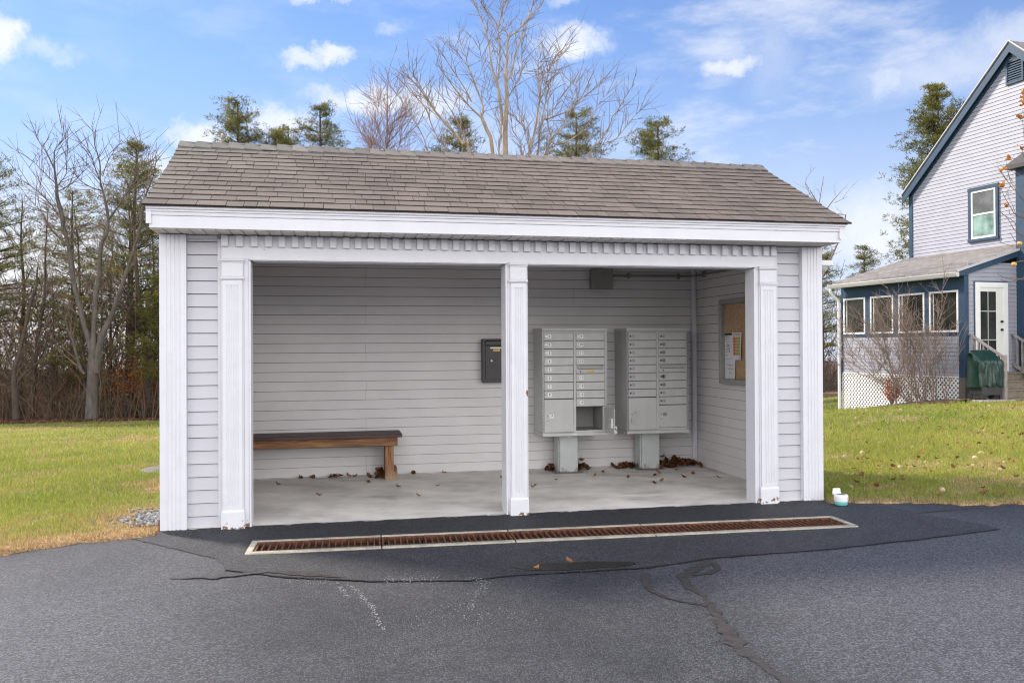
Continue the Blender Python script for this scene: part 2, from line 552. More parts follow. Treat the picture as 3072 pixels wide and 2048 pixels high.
DR_ANG = -0.033
DR_O = Vector((.70, -.624, 0))
def drain_pt(x, y, z=0.0):
    c, s = math.cos(DR_ANG), math.sin(DR_ANG)
    return (DR_O.x+x*c-y*s, DR_O.y+x*s+y*c, z)
def wobble_line(pts, amp, step, rnd):
    out = []
    for i in range(len(pts)-1):
        a, b = Vector(pts[i]), Vector(pts[i+1])
        n = max(1, int((b-a).length/step))
        for k in range(n):
            p = a.lerp(b, k/n)
            out.append((p.x+rnd.uniform(-amp, amp), p.y+rnd.uniform(-amp, amp)))
    out.append(tuple(pts[-1][:2]))
    return out
def filled(name, loops, z, material):
    bm = bmesh.new()
    edges = []
    for lp in loops:
        vs = [bm.verts.new((p[0], p[1], z)) for p in lp]
        edges += [bm.edges.new((vs[i], vs[(i+1) % len(vs)])) for i in range(len(vs))]
    bmesh.ops.triangle_fill(bm, use_beauty=True, use_dissolve=False, edges=edges)
    for f in bm.faces:
        if f.normal.z < 0:
            f.normal_flip()
    me = bpy.data.meshes.new(name); bm.to_mesh(me); bm.free()
    me.materials.append(material)
    o = bpy.data.objects.new(name, me); COL.objects.link(o)
    return struct(o)
hole = [drain_pt(-.004, -.2)[:2], drain_pt(4.604, -.2)[:2], drain_pt(4.604, .2)[:2], drain_pt(-.004, .2)[:2]]
def asph_edge(x):
    y = float(edge_y(np.array([x]))[0])
    return y+.10 if (x < -.1 or x > 5.62) else y
outer = [(-60, -60), (60, -60), (60, 3.2), (14, .15), (9, -.2), (7.3, -.35), (6.9, -.34), (6.67, -.24), (5.96, 0), (5.62, .05), (5.57, .045)]
outer += [(5.5-.11*i, .045) for i in range(49)]+[(.05, .04), (-.02, .02), (-.31, -.03), (-.66, -.16), (-.96, -.32), (-4, -1.8), (-20, -9.4), (-60, -28.8)]
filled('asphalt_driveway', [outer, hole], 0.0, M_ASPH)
wr = random.Random(5)
joint = [(-.2, -.11), (.1, -.42), (.53, -.9), (.62, -1.2), (.96, -1.436), (1.51, -1.669), (2.1, -1.785), (2.36, -1.73), (3.26, -1.752), (3.78, -1.61), (4.64, -1.563), (5.42, -1.446), (6.3, -1.28)]
jl = wobble_line(joint, .008, .06, wr)
back = wobble_line([(5.95, -.13), (5.62, -.06), (5.58, .035), (.01, .035), (-.04, -.04)], .006, .06, wr)
apron = jl+wobble_line([(6.3, -1.28), (6.15, -.7), (5.95, -.13)], .05, .12, wr)[1:-1]+back
filled('asphalt_apron', [apron, hole], .004, M_APRON)
def lip():
    rr = random.Random(8); mb = MB()
    n = 190
    for i in range(n+1):
        x = -.015+5.615*i/n
        j = rr.uniform(-.006, .006)+.008*math.sin(i*.37)
        mb.v += [(x, -.17, .0042), (x, -.08+j*.5, .0075), (x, .004+j, .0285+j*.1), (x, .016+j, .0312)]
    for i in range(n):
        for k in range(3):
            a = i*4+k
            mb.f.append((a, a+4, a+5, a+1)); mb.m.append(0); mb.c.append(None)
    struct(mb.build('asphalt_lip', M_APRON, smooth=True))
lip()
# crack along the joint between the old and the fresh asphalt, filled with tar
def ribbon(name, pts, widths, z, material, seed):
    rr = random.Random(seed)
    P = wobble_line(pts, .008, .035, rr)
    mb = MB(); L = []
    n = len(P)
    for i, p in enumerate(P):
        a = Vector(P[max(0, i-1)]); b = Vector(P[min(n-1, i+1)])
        d = (b-a).normalized(); nn = Vector((-d.y, d.x))
        w = np.interp(i/(n-1), np.linspace(0, 1, len(widths)), widths)*rr.uniform(.55, 1.4)/2
        L.append((p[0]+nn.x*w, p[1]+nn.y*w, z)); L.append((p[0]-nn.x*w, p[1]-nn.y*w, z))
    mb.add(L, [(2*i, 2*i+1, 2*i+3, 2*i+2) for i in range(n-1)])
    o = mb.build(name, material)
    for p in o.data.polygons:
        if p.normal.z < 0:
            o.data.flip_normals(); break
    return struct(o)
M_TAR = mat('tar_seal', (.042, .037, .035), .5, var=.35, vscale=18, bump=.5, bscale=40)
M_TARD = mat('crack_tar', (.014, .014, .017), .55, var=.3, vscale=20)
ribbon('joint_crack', joint[3:8], [.012, .022, .018, .012], .008, M_TARD, 1)
ribbon('joint_crack', joint[7:], [.008, .012, .018, .02, .018, .02, .008], .008, M_TARD, 2)
ribbon('joint_crack', [(.3, -1.33), (.62, -1.36), (.9, -1.31), (1.1, -1.4), (1.35, -1.55)], [.01, .07, .03, .09, .01], .0085, M_TAR, 9)
ribbon('joint_crack', [(5.9, -.62), (6.4, -.55), (6.9, -.52)], [.008, .02, .008], .0035, M_TARD, 10)
ribbon('crack_sealant', [(3.78, -1.60), (3.66, -1.72), (3.40, -1.98), (3.34, -2.18), (3.36, -2.38), (3.30, -2.62), (3.24, -2.85), (3.17, -3.15), (3.17, -3.45), (3.2, -3.75), (3.23, -4.6)], [.05, .08, .05, .04, .06, .10, .04, .055, .05, .05, .04], .0042, M_TAR, 4)
ribbon('crack_sealant', [(3.20, -1.86), (3.13, -2.05), (3.10, -2.25), (3.16, -2.42), (3.29, -2.56)], [.04, .075, .04, .025, .03], .0045, M_TAR, 5)
ribbon('crack_sealant', [(3.74, -1.66), (3.70, -1.85), (3.58, -1.95), (3.45, -1.96)], [.03, .055, .04, .03], .0048, M_TAR, 6)
# damp puddle
pr = random.Random(12)
pud = []
for k in range(64):
    a = 2*math.pi*k/64
    rx, ry = .40*(1+.12*math.sin(3*a+.4)), .105*(1+.22*math.sin(2*a+1)+.1*math.sin(7*a))
    pud.append((2.80+rx*math.cos(a)+pr.uniform(-.012, .012), -1.60+ry*math.sin(a)-.05*math.cos(a)+pr.uniform(-.008, .008)))
filled('puddle', [pud], .0065, mat('wet_asphalt', (.009, .008, .0065), .38, var=.6, vscale=60, bump=.6, bscale=120, spec=.25))
# scuffed remains of white paint and fine chips of stone
def flecks(name, lines, n, z, material, seed, size=.0055):
    r = np.random.default_rng(seed)
    out = []
    for pts, w, k in lines:
        P = np.array(pts, float)
        seg = np.hypot(*np.diff(P, axis=0).T); cum = np.concatenate([[0], np.cumsum(seg)])
        t = r.uniform(0, cum[-1], k)
        x = np.interp(t, cum, P[:, 0])+r.normal(0, w, k); y = np.interp(t, cum, P[:, 1])+r.normal(0, w, k)
        s = size*r.uniform(.3, 1.2, k)
        a = r.uniform(0, 6.28, k)
        for j in range(k):
            c, q = math.cos(a[j])*s[j], math.sin(a[j])*s[j]
            out += [(x[j]+c, y[j]+q, z), (x[j]-q*.6, y[j]+c*.6, z), (x[j]-c*.8, y[j]-q*.8, z), (x[j]+q*.7, y[j]-c*.7, z)]
    return struct(np_mesh(name, out, 4, material))
M_PAINTMARK = mat('worn_road_paint', (.42, .42, .42), .8)
flecks('paint_marks', [([(1.37, -1.69), (1.44, -1.9), (1.50, -2.2), (1.545, -2.6)], .010, 200), ([(1.33, -1.75), (1.38, -2.0)], .01, 50),
                       ([(2.02, -1.74), (2.15, -1.76), (2.2, -1.9), (2.08, -2.1), (2.03, -2.35)], .02, 130), ([(1.6, -1.68), (1.95, -1.72)], .04, 120),
                       ([(1.75, -2.35), (2.25, -2.55)], .09, 90), ([(.95, -1.5), (1.3, -1.68)], .03, 60)], 0, .0088, M_PAINTMARK, 3)
flecks('stone_dust', [([(.69, -.85), (1.2, -.86), (2.2, -.92), (3.3, -.96), (5.3, -1.03)], .022, 900), ([(.64, -.84), (.62, -.45)], .03, 260), ([(1.0, -1.2), (3.5, -1.3)], .3, 220), ([(.2, -.3), (5, -.3)], .1, 110), ([(3.3, -1.7), (3.9, -1.72)], .06, 160)], 0, .0092, mat('pale_grit', (.27, .265, .25), .9), 4, .004)
# ------------------------------------------------------------------ shelter
def peel(q, tc, col, b):
    """paint flaked off to brown wood close to the ground"""
    z = q.n('ShaderNodeSeparateXYZ', {0: tc}).outputs
    nz = q.noise(tc, 26, 5, .65)
    k = q.smooth(z[2], .005, .15, .52, .79)
    k2 = q.math('GREATER_THAN', nz, k)
    k3 = q.math('GREATER_THAN', q.math('ADD', nz, .025), k)
    dv = q.n('ShaderNodeVectorMath', {0: tc, 1: (2.880, .01, 1.03)}, operation='DISTANCE').outputs['Value']
    chip = q.math('LESS_THAN', q.math('ADD', dv, q.math('MULTIPLY', nz, .05)), .055)
    k2 = q.math('MAXIMUM', k2, chip)
    wood = q.mix(q.noise(tc, 90, 3, .6), (.10, .035, .012), (.36, .18, .07))
    col = q.mix(k3, col, (.09, .07, .06))
    return q.mix(k2, col, wood)
def grime(q, tc, col, b):
    n = q.noise(tc, 3.0, 5, .65)
    z = q.n('ShaderNodeMapping', {'Vector': tc}); z.inputs['Scale'].default_value = (30, 30, 1.2)
    s = q.noise(z.outputs[0], 1.0, 3, .6)
    k = q.math('MULTIPLY', q.smooth(n, .5, .8, 0, .14), q.smooth(s, .4, .7))
    col = q.mix(k, col, (.42, .40, .37))
    sp = q.math('GREATER_THAN', q.noise(tc, 55, 2, .5), .765)
    return q.mix(sp, col, (.12, .10, .09))
M_WHITE = mat('white_paint', (.645, .648, .685), .42, var=.03, vscale=6, extra=grime, bump=.04, bscale=150)
M_PEEL = mat('peeling_white_paint', (.645, .648, .685), .45, var=.03, vscale=6, extra=peel, bump=.06, bscale=150)
M_SIDE = mat('grey_vinyl_siding', (.50, .50, .535), .5, var=.03, vscale=2.5, bump=.12, bscale=9, bstretch=(2, 2, 90))
M_SIDEIN = mat('grey_vinyl_siding_inside', (.59, .572, .575), .5, var=.045, vscale=2.0, bump=.12, bscale=9, bstretch=(2, 2, 90))  # outside siding again, interior brightness put into a lighter colour
M_LAPSHADE = mat('siding_lap_shade', (.085, .08, .078), .9)  # shadow line under each course, painted as a dark strip
M_SOFFIT = mat('soffit_vinyl', (.66, .64, .60), .5, var=.04, vscale=5)
M_TRIMG = mat('grey_trim', (.60, .60, .63), .45, var=.03, vscale=6)
def stain(q, tc, col, b):
    n = q.noise(tc, 1.3, 5, .62)
    mp = q.n('ShaderNodeMapping', {'Vector': tc}); mp.inputs['Scale'].default_value = (1, 2.2, 1)
    n2 = q.noise(mp.outputs[0], 2.0, 4, .6)
    return q.mix(q.math('MULTIPLY', q.smooth(n, .4, .7, 0, .75), q.smooth(n2, .35, .65)), col, (.30, .275, .25))
M_SLAB = mat('concrete_slab_stained', (.68, .65, .61), .82, var=.14, vscale=2.2, speck=.4, sscale=300, bump=.35, bscale=240, extra=stain)

W_, H_, OPL, OPR = 5.585, 2.298, .646, 4.945
shelter = thing('mailbox_shelter', 'open fronted white shelter with grey siding and shingled gable roof over the mailboxes', 'shelter', (0, 0, 0))

def lap(mb, x0, x1, y, z0, z1, off, exp=.1016, out=.012, face=-1, axis='x', seams=(), mi=0, gap=1, gw=.0055):  # gap: material slot of the painted shade strip
    """lapped siding courses on a plane; face gives the outward sign of the normal"""
    k0 = math.floor((z0-off)/exp)
    k = k0
    def P(u, d, z):
        return (u, y+face*d, z) if axis == 'x' else (y+face*d, u, z)
    while off+k*exp < z1-1e-4:
        zb, zt = off+k*exp, off+(k+1)*exp
        b, t = max(zb, z0), min(zt, z1)
        cuts = [x0, x1]
        for si, sx in enumerate(seams):
            if (k//2+si) % 2 == 0:
                cuts.insert(1, sx+.004*math.sin(k*3.7))
        for i in range(len(cuts)-1):
            e = .0016 if (i % 2) else 0
            def D(z):
                return out*(zt-z)/exp*.92+.0015+e
            a, c = cuts[i], cuts[i+1]
            gp = min(gw, max(0, t-b-.002))
            b2 = b+(gp if b == zb else 0)
            vs = [P(a, D(b2), b2), P(c, D(b2), b2), P(c, D(t), t), P(a, D(t), t), P(a, -.003, b2), P(c, -.003, b2), P(a, -.003, t), P(c, -.003, t)]
            mb.add(vs, [(0, 1, 2, 3), (4, 5, 1, 0), (4, 0, 3, 6), (5, 7, 2, 1)], mi)
            if b2 > b:
                mb.quad(P(a, .0006, b), P(c, .0006, b), P(c, .0006, b2), P(a, .0006, b2), gap)
            if i and len(cuts) > 2:
                mb.quad(P(a-.0008, D(b2)+.0006, b2), P(a+.0008, D(b2)+.0006, b2), P(a+.0008, D(t)+.0006, t), P(a-.0008, D(t)+.0006, t), gap)
        k += 1
    return mb

# floor slab with a slightly ragged front edge
def slab():
    mb = MB(); rr = random.Random(3)
    n = 150
    fr = [(.02+(W_-.04)*i/n, .012+rr.uniform(-.006, .006)+.006*math.sin(i*.7)) for i in range(n+1)]
    top = [(x, y, .03) for x, y in fr]+[(W_-.02, 2.44, .03), (.02, 2.44, .03)]
    mb.add(top, [tuple(range(len(top)))])
    for i in range(n):
        a, b = fr[i], fr[i+1]
        mb.quad((a[0], a[1]-.006, -.12), (b[0], b[1]-.006, -.12), (b[0], b[1], .03), (a[0], a[1], .03))
    return mb.build('floor_slab', M_SLAB, shelter)
slab()

# walls: inner leaf and outer leaf are separate siding parts on a solid core
core = MB()
core.box(.012, .15, .15, 2.47, .031, 2.40); core.box(5.435, 5.573, .15, 2.47, .031, 2.40); core.box(.151, 5.434, 2.395, 2.469, .031, 2.40)
core.box(.012, .44, .06, .149, .0, 2.40); core.box(5.145, 5.573, .06, .149, .0, 2.40)
core.build('wall_core', M_TRIMG, shelter)
lap(MB(), .155, 5.43, 2.394, .036, 2.34, .0374, out=.011, face=-1, seams=(1.62, 3.95), gw=.0048).build('back_wall', [M_SIDEIN, M_LAPSHADE], shelter)
lap(MB(), .16, 2.39, 5.4355, .036, 2.34, .0305, out=.011, face=-1, axis='y', gw=.0048).build('side_wall', [M_SIDEIN, M_LAPSHADE], shelter)
lap(MB(), .16, 2.39, .1495, .036, 2.34, .0305, out=.011, face=1, axis='y').build('side_wall', [M_SIDEIN, M_LAPSHADE], shelter)
for x, f in ((.0115, -1), (5.5735, 1)):
    o = lap(MB(), .03, 2.45, x, -.02, 2.33, .0097, out=.011, face=f, axis='y')
    # gable triangle siding
    k = 0
    while 2.33+k*.1016 < 3.05:
        zb = 2.33+k*.1016; inset = (zb-2.33)/.52
        y0, y1 = .05+inset, 2.45-inset
        if y1-y0 < .1:
            break
        o.add([(x+f*.012, y0, zb), (x+f*.012, y1, zb), (x+f*.002, y1-.19, zb+.1016), (x+f*.002, y0+.19, zb+.1016), (x, y0, zb), (x, y1, zb)], [(0, 1, 2, 3), (4, 5, 1, 0)])
        k += 1
    o.build('gable_siding', [M_SIDE, M_LAPSHADE], shelter)
lap(MB(), .02, 5.565, 2.4705, -.25, 2.33, .0097, face=1).build('rear_siding', [M_SIDE, M_LAPSHADE], shelter)
MB().box(5.375, 5.423, 2.325, 2.372, .031, 2.33).box(5.388, 5.395, 2.315, 2.325, .031, 2.33).build('inside_corner_trim', M_TRIMG, shelter, bevel=.003)
MB().box(.16, .205, 2.325, 2.372, .031, 2.33).build('inside_corner_trim', M_TRIMG, shelter, bevel=.003)
MB().box(.16, 5.42, .16, 2.37, 2.345, 2.36).build('ceiling', M_SOFFIT, shelter)

# front siding panels
for x0, x1, t0, t1 in ((.183, .410, .410, .4395), (5.176, 5.400, 5.1455, 5.1755)):
    lap(MB(), x0, x1, .058, .02, 2.27, .0097, out=.012).build('front_siding', [M_SIDE, M_LAPSHADE], shelter)
    MB().box(t0, t1, .032, .058, .015, 2.2702).box(x0, x1, .036, .058, 2.27, 2.297).build('siding_trim', M_TRIMG, shelter, bevel=.002)

def fluted(x0, x1, y0, y1, n, gw, gd, margin):
    """plan outline of a board whose front (y0) carries n round grooves"""
    pts = [(x1, y1), (x0, y1), (x0, y0)]
    if n:
        span = x1-x0-2*margin
        for i in range(n):
            c = x0+margin+span*(i+.5)/n
            for a in range(7):
                t = math.pi*a/6
                pts.append((c-gw/2*math.cos(t), y0+gd*math.sin(t)))
    pts.append((x1, y0))
    return pts[::-1]
def peel_low(q, tc, col):
    z = q.n('ShaderNodeSeparateXYZ', {0: tc}).outputs
    nz = q.noise(tc, 32, 5, .65)
    return q.mix(q.math('GREATER_THAN', nz, q.smooth(z[2], -.01, .10, .50, .82)), col, (.16, .11, .08))
M_CB = mat('corner_board_paint', (.645, .648, .685), .42, var=.03, vscale=6, extra=lambda q, tc, c, b: peel_low(q, tc, c), bump=.04, bscale=150)
for x0, x1 in ((.0, .182), (5.401, 5.585)):
    mb = MB()
    mb.extrude(fluted(x0, x1, .0, .057, 4, .016, .005, .03), 'z', -.005, 2.296)
    sx = (-.012, .0) if x0 == 0 else (5.585, 5.597)
    mb.box(sx[0], sx[1], .001, .16, -.02, 2.30)
    mb.build('corner_board', M_CB, shelter)

# frieze with dentils
fz = MB().box(.4405, 5.1445, .012, .16, 2.118, 2.296)
fz.box(OPL+.001, 2.704, -.002, .0115, 2.106, 2.1175); fz.box(2.88, OPR-.001, -.002, .0115, 2.106, 2.1175)
fz.box(OPL+.03, 2.66, .0125, .158, 2.1, 2.117); fz.box(2.88, OPR-.03, .0125, .158, 2.1, 2.117)
frieze = fz.build('frieze_board', M_WHITE, shelter, bevel=.002)
dm = MB().box(-.0255, .0255, -.016, .0115, 2.210, 2.2955)
d0 = dm.build('dentil', M_WHITE, frieze, bevel=.002)
dx = [.468, .578, .689, .797]
while dx[-1] < 5.05:
    dx.append(dx[-1]+.0987+.003*math.sin(len(dx)*1.7))
dx[-1] = 5.117
for i, x in enumerate(dx):
    o = d0 if i == 0 else d0.copy()
    if i:
        COL.objects.link(o)
    o.location = (x, 0, .0)

# pilasters: plain casing, fluted shaft, capital and plinth
def pilaster(x0, x1, cl, cr, tall=2.117):
    """x0..x1 shaft, cl / cr plain casing strips to the left and right"""
    mb = MB()
    if cl:
        mb.box(cl[0], cl[1], .006, .16, .012, 2.117)
    if cr:
        mb.box(cr[0], cr[1], .006, .16, .012, 2.117)
    mb.box(x0, x1, -.002, .159, .02, 2.1165)
    sh = mb.build('pilaster', M_PEEL, shelter, bevel=.002)
    f = MB()
    a, b = x0+.012, x1-.012
    f.extrude(fluted(a, b, -.016, -.0025, 4, .018, .006, .022), 'z', .204, 1.908)
    f.box(a, b, -.016, -.0025, 1.9083, 1.946); f.box(a, b, -.016, -.0025, .165, .2037)
    f.build('fluted_shaft', M_PEEL, sh)
    c = MB()
    c.box(x0+.004, x1-.004, -.014, -.003, 1.978, 2.085)
    for z0, z1, e in ((1.948, 1.957, .004), (1.9575, 1.968, .010), (1.9685, 1.9775, .006), (2.0855, 2.095, .006), (2.0955, 2.108, .012), (2.1085, 2.1155, .006)):
        c.box(x0-e*.6, x1+e*.6, -.016-e, -.003, z0, z1)
    c.build('capital', M_WHITE, sh, bevel=.003)
    p = MB()
    p.box(x0-.004, x1+.004, -.026, -.003, .004, .148)
    p.extrude([(-.026, .1485), (-.003, .1485), (-.003, .166), (-.0165, .166), (-.02, .157)], 'x', x0-.002, x1+.002)
    p.build('plinth', M_PEEL, sh, bevel=.003)
pilaster(.4405, .608, None, (.6085, .645))
pilaster(2.722, 2.872, (2.705, 2.7215), (2.8725, 2.879))
pilaster(4.975, 5.1445, (4.946, 4.9745), None)
for bx in ((2.690, 2.704, .0, .17, .012, 2.0995), (2.707, 2.876, .161, .285, .031, 2.10), (.646, .660, .0, .16, .012, 2.10), (4.931, 4.945, .0, .17, .02, 2.10),
           (.447, .64, .161, .175, .031, 2.10), (4.95, 5.14, .161, .175, .031, 2.10)):
    MB().box(*bx).build('jamb', M_WHITE, shelter, bevel=.002)

# eaves: fascia, crown strip, ribbed soffit
fa = MB().box(-.03, 5.622, -.256, -.236, 2.308, 2.400)
fa.build('fascia', M_WHITE, shelter, bevel=.003)
cr = MB().extrude([(-.262, 2.401), (-.236, 2.401), (-.236, 2.468), (-.284, 2.468), (-.284, 2.448), (-.272, 2.444), (-.272, 2.43), (-.264, 2.427)], 'x', -.05, 5.655)
cr.build('crown_strip', M_WHITE, shelter, bevel=.0015)
so = MB()
x = -.028
while x < 5.60:
    w = .094
    e = min(x+w, 5.618)
    if x < 4.25:
        so.box(x, e-.012, -.235, .156, 2.302, 2.312); so.box(e-.0118, e-.0002, -.235, .156, 2.309, 2.314)
    else:
        y = -.235
        so.box(x, e-.004, -.235, .156, 2.306, 2.314)
        for k in range(5):
            so.box(x+.004+k*.018, x+.013+k*.018, -.232, .154, 2.302, 2.3055)
    x += w
so.build('soffit', M_SOFFIT, shelter)
bk = MB().box(-.03, 5.622, 2.76, 2.78, 2.33, 2.44).box(-.028, 5.618, 2.472, 2.759, 2.325, 2.335)
bk.build('rear_eave', M_WHITE, shelter)
# rake boards on both gables
for x0, x1 in ((-.05, -.014), (5.599, 5.655)):
    rk = MB()
    for ya, yb in ((-.27, 1.24), (2.76, 1.24)):
        za, zb = 2.468, 2.468+(1.24+.27)*.518-.02
        a = [(ya, za-.13), (ya, za-.006), (yb, zb-.006), (yb, zb-.15)]
        rk.extrude(a if ya < yb else a[::-1], 'x', x0, x1)
    rk.build('rake_board', M_WHITE, shelter)

# roof
def granules(q, tc, col, b):
    n = q.noise(tc, 420, 2, .6)
    col = q.mix(1.0, col, q.mix(q.smooth(n, .3, .7), (.55,)*3, (1.5,)*3), 'MULTIPLY')
    big = q.noise(tc, 1.1, 5, .6)
    col = q.mix(1.0, col, q.mix(q.smooth(big, .3, .7), (.84, .84, .86), (1.12, 1.09, 1.07)), 'MULTIPLY')
    return col
M_SHING = mat('asphalt_shingle', (.163, .137, .120), .88, attr='tone', extra=granules, bump=.35, bscale=300, spec=.25)
M_LICH = mat('weathered_ridge_shingle', (.20, .18, .165), .9, attr='tone', extra=granules, bump=.5, bscale=200, spec=.25)
Y_E, Z_E, Y_R, Z_R = -.292, 2.474, 1.245, 3.272
XL, XR = -.069, 5.691
slope = math.atan2(Z_R-Z_E, Y_R-Y_E)
S_LEN = math.hypot(Z_R-Z_E, Y_R-Y_E)
def roof_pt(x, s, n, back=False):
    y = Y_E+s*math.cos(slope)-n*math.sin(slope); z = Z_E+s*math.sin(slope)+n*math.cos(slope)
    return (x, 2*Y_R-y if back else y, z)
def shingles():
    rr = random.Random(21); mb = MB()
    rows = 14; exp = S_LEN/rows
    deck = [roof_pt(XL+.012, .01, -.02), roof_pt(XR-.012, .01, -.02), roof_pt(XR-.012, S_LEN, -.02), roof_pt(XL+.012, S_LEN, -.02)]
    mb.add(deck, [(0, 1, 2, 3)], 0, (.5, .5, .5))
    for r in range(rows):
        x = XL+rr.uniform(-.008, .006)
        sag = [rr.uniform(-.003, .003) for _ in range(3)]
        while x < XR-.01:
            w = rr.choice([.12, .15, .17, .19, .21, .24, .08])+rr.uniform(-.02, .02)
            e = x+w
            if e > XR-.06:
                e = XR+rr.uniform(-.006, .006)
            th = rr.uniform(.0095, .0115) if rr.random() < .8 else rr.uniform(.0075, .0095)
            ds = rr.uniform(-.0012, .0012)+sag[0]*math.sin(x*1.7+r)
            t = rr.gauss(1, .055)
            # the courses near the left gable are greyer with lichen
            lf = max(0, 1-(x-XL)/1.6)*(.35+.65*r/rows)
            tone = (t*(1-.02*lf), t*(1+.06*lf), t*(1+.07*lf))
            if rr.random() < .12:
                tone = tuple(c*.91 for c in tone)
            s0 = r*exp+ds-(.012 if r == 0 else 0); s1 = min((r+1)*exp+.05, S_LEN)
            g = .0018
            A = [roof_pt(x+g, s0, th), roof_pt(e-g, s0, th), roof_pt(e-g, s1, .0012), roof_pt(x+g, s1, .0012), roof_pt(x+g, s0, -.004), roof_pt(e-g, s0, -.004), roof_pt(x+g, s1, -.006), roof_pt(e-g, s1, -.006)]
            mb.add(A, [(0, 1, 2, 3)], 0, tone); mb.add(A, [(4, 5, 1, 0), (6, 4, 0, 3), (5, 7, 2, 1)], 0, (.22, .21, .21))  # course shadow painted dark on the butt and side faces
            x = e
    # rear slope
    for r in range(rows):
        x = XL
        while x < XR-.01:
            e = min(x+rr.uniform(.2, .5), XR)
            t = rr.gauss(1, .08)
            A = [roof_pt(x, r*exp, .007, True), roof_pt(e, r*exp, .007, True), roof_pt(e, (r+1)*exp+.03, .001, True), roof_pt(x, (r+1)*exp+.03, .001, True), roof_pt(x, r*exp, -.02, True), roof_pt(e, r*exp, -.02, True)]
            mb.add(A, [(3, 2, 1, 0), (0, 1, 5, 4)], 0, (t, t, t))
            x = e
    roof = mb.build('roof', M_SHING, shelter)
    # drip edge under the first course
    dr = MB().box(XL+.014, XR-.014, -.289, -.237, 2.4685, 2.4715)
    dr.build('drip_edge', mat('dark_drip_edge', (.05, .045, .04), .5), roof)
    cp = MB()
    x = XL-.004
    i = 0
    while x < XR-.03:
        e = min(x+.142, XR+.004)
        t = rr.gauss(.98, .07)
        lf = max(0, 1-(x-XL)/2.2)
        tone = (t*(1-.06*lf), t*(1+.04*lf), t*(1+.03*lf))
        j = [rr.uniform(-.004, .004) for _ in range(4)]
        h0, h1 = .005, .016
        prof = []
        for xx, hh in ((x, h1), (e+.03 if e < XR else e, h0)):
            for s, n in ((S_LEN-.125+j[0], .006+hh), (S_LEN-.03, .012+hh)):
                prof.append(roof_pt(xx, s, n))
            prof.append((xx, Y_R, Z_R+.022+hh*1.1+j[1]))
            for s, n in ((S_LEN-.03, .012+hh), (S_LEN-.125, .006+hh)):
                prof.append(roof_pt(xx, s, n, True))
        n = 5
        fs = [(k, k+1, n+k+1, n+k)[::-1] for k in range(n-1)]
        low = [roof_pt(x, S_LEN-.125+j[0], -.004), roof_pt(e, S_LEN-.125+j[0], -.004)]
        cp.add(prof+low+[roof_pt(x, S_LEN-.03, -.004), (x, Y_R, Z_R)], fs+[(10, 11, 5, 0), (0, 1, 12, 10), (1, 2, 13, 12)], 0, tone)
        x = e
        i += 1
    cp.build('ridge_cap', M_LICH, roof)
shingles()
# rusty sill flashing at the left foot of the front
MB().box(-.022, -.0125, .002, .05, .02, .11).build('rusty_flashing', mat('red_rust', (.16, .035, .02), .8, var=.3, vscale=40), shelter)

# ------------------------------------------------------------------ objects inside the shelter
M_STEEL = mat('painted_grey_steel', (.485, .49, .48), .42, var=.05, vscale=7, bump=.03, bscale=60, spec=.5)
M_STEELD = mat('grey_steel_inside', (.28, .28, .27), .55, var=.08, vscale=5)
M_PED = mat('pedestal_grey', (.44, .47, .46), .5, var=.05, vscale=9, extra=lambda q, tc, c, b: q.mix(q.math('GREATER_THAN', q.noise(tc, 14, 5, .65), q.smooth(q.n('ShaderNodeSeparateXYZ', {0: tc}).outputs[2], .0, .14, .44, .80)), c, (.30, .28, .265)))
M_BLACK = mat('black_hole', (.012, .012, .012), .5)
M_CHROME = mat('lock_metal', (.52, .50, .46), .32, metal=.85)
M_LABEL = mat('white_label', (.80, .80, .80), .6)
M_INK = mat('black_ink', (.012, .012, .014), .6)
M_ENGR = mat('faint_grey_plate', (.42, .43, .43), .5)
M_ENGI = mat('engraved_ink', (.13, .14, .15), .6)
M_YEL = mat('yellow_sticker', (.72, .46, .08), .55)
M_SEAM = mat('dark_seam', (.05, .05, .05), .7)

def lock(parent, x, z, dark=False, r=.0105):
    mb = MB()
    n = 14
    ring = [(x+r*math.cos(2*math.pi*k/n), z+r*math.sin(2*math.pi*k/n)) for k in range(n)]
    o = [(a, -.0125, b) for a, b in ring]+[(a, -.006, b) for a, b in ring]
    mb.add(o, [tuple(range(n))[::-1]]+[(k, (k+1) % n, n+(k+1) % n, n+k) for k in range(n)], 0)
    mb.box(x-.0012, x+.0012, -.0132, -.0126, z-.006, z+.006, 1)
    return mb.build('lock', [M_CHROME if not dark else mat('dull_lock', (.12, .115, .11), .4, metal=.6), M_BLACK], parent)
def hole_disc(mb, x, z, r, y, mi):
    n = 12
    mb.add([(x+r*math.cos(2*math.pi*k/n), y, z+r*math.sin(2*math.pi*k/n)) for k in range(n)], [tuple(range(n))[::-1]], mi)

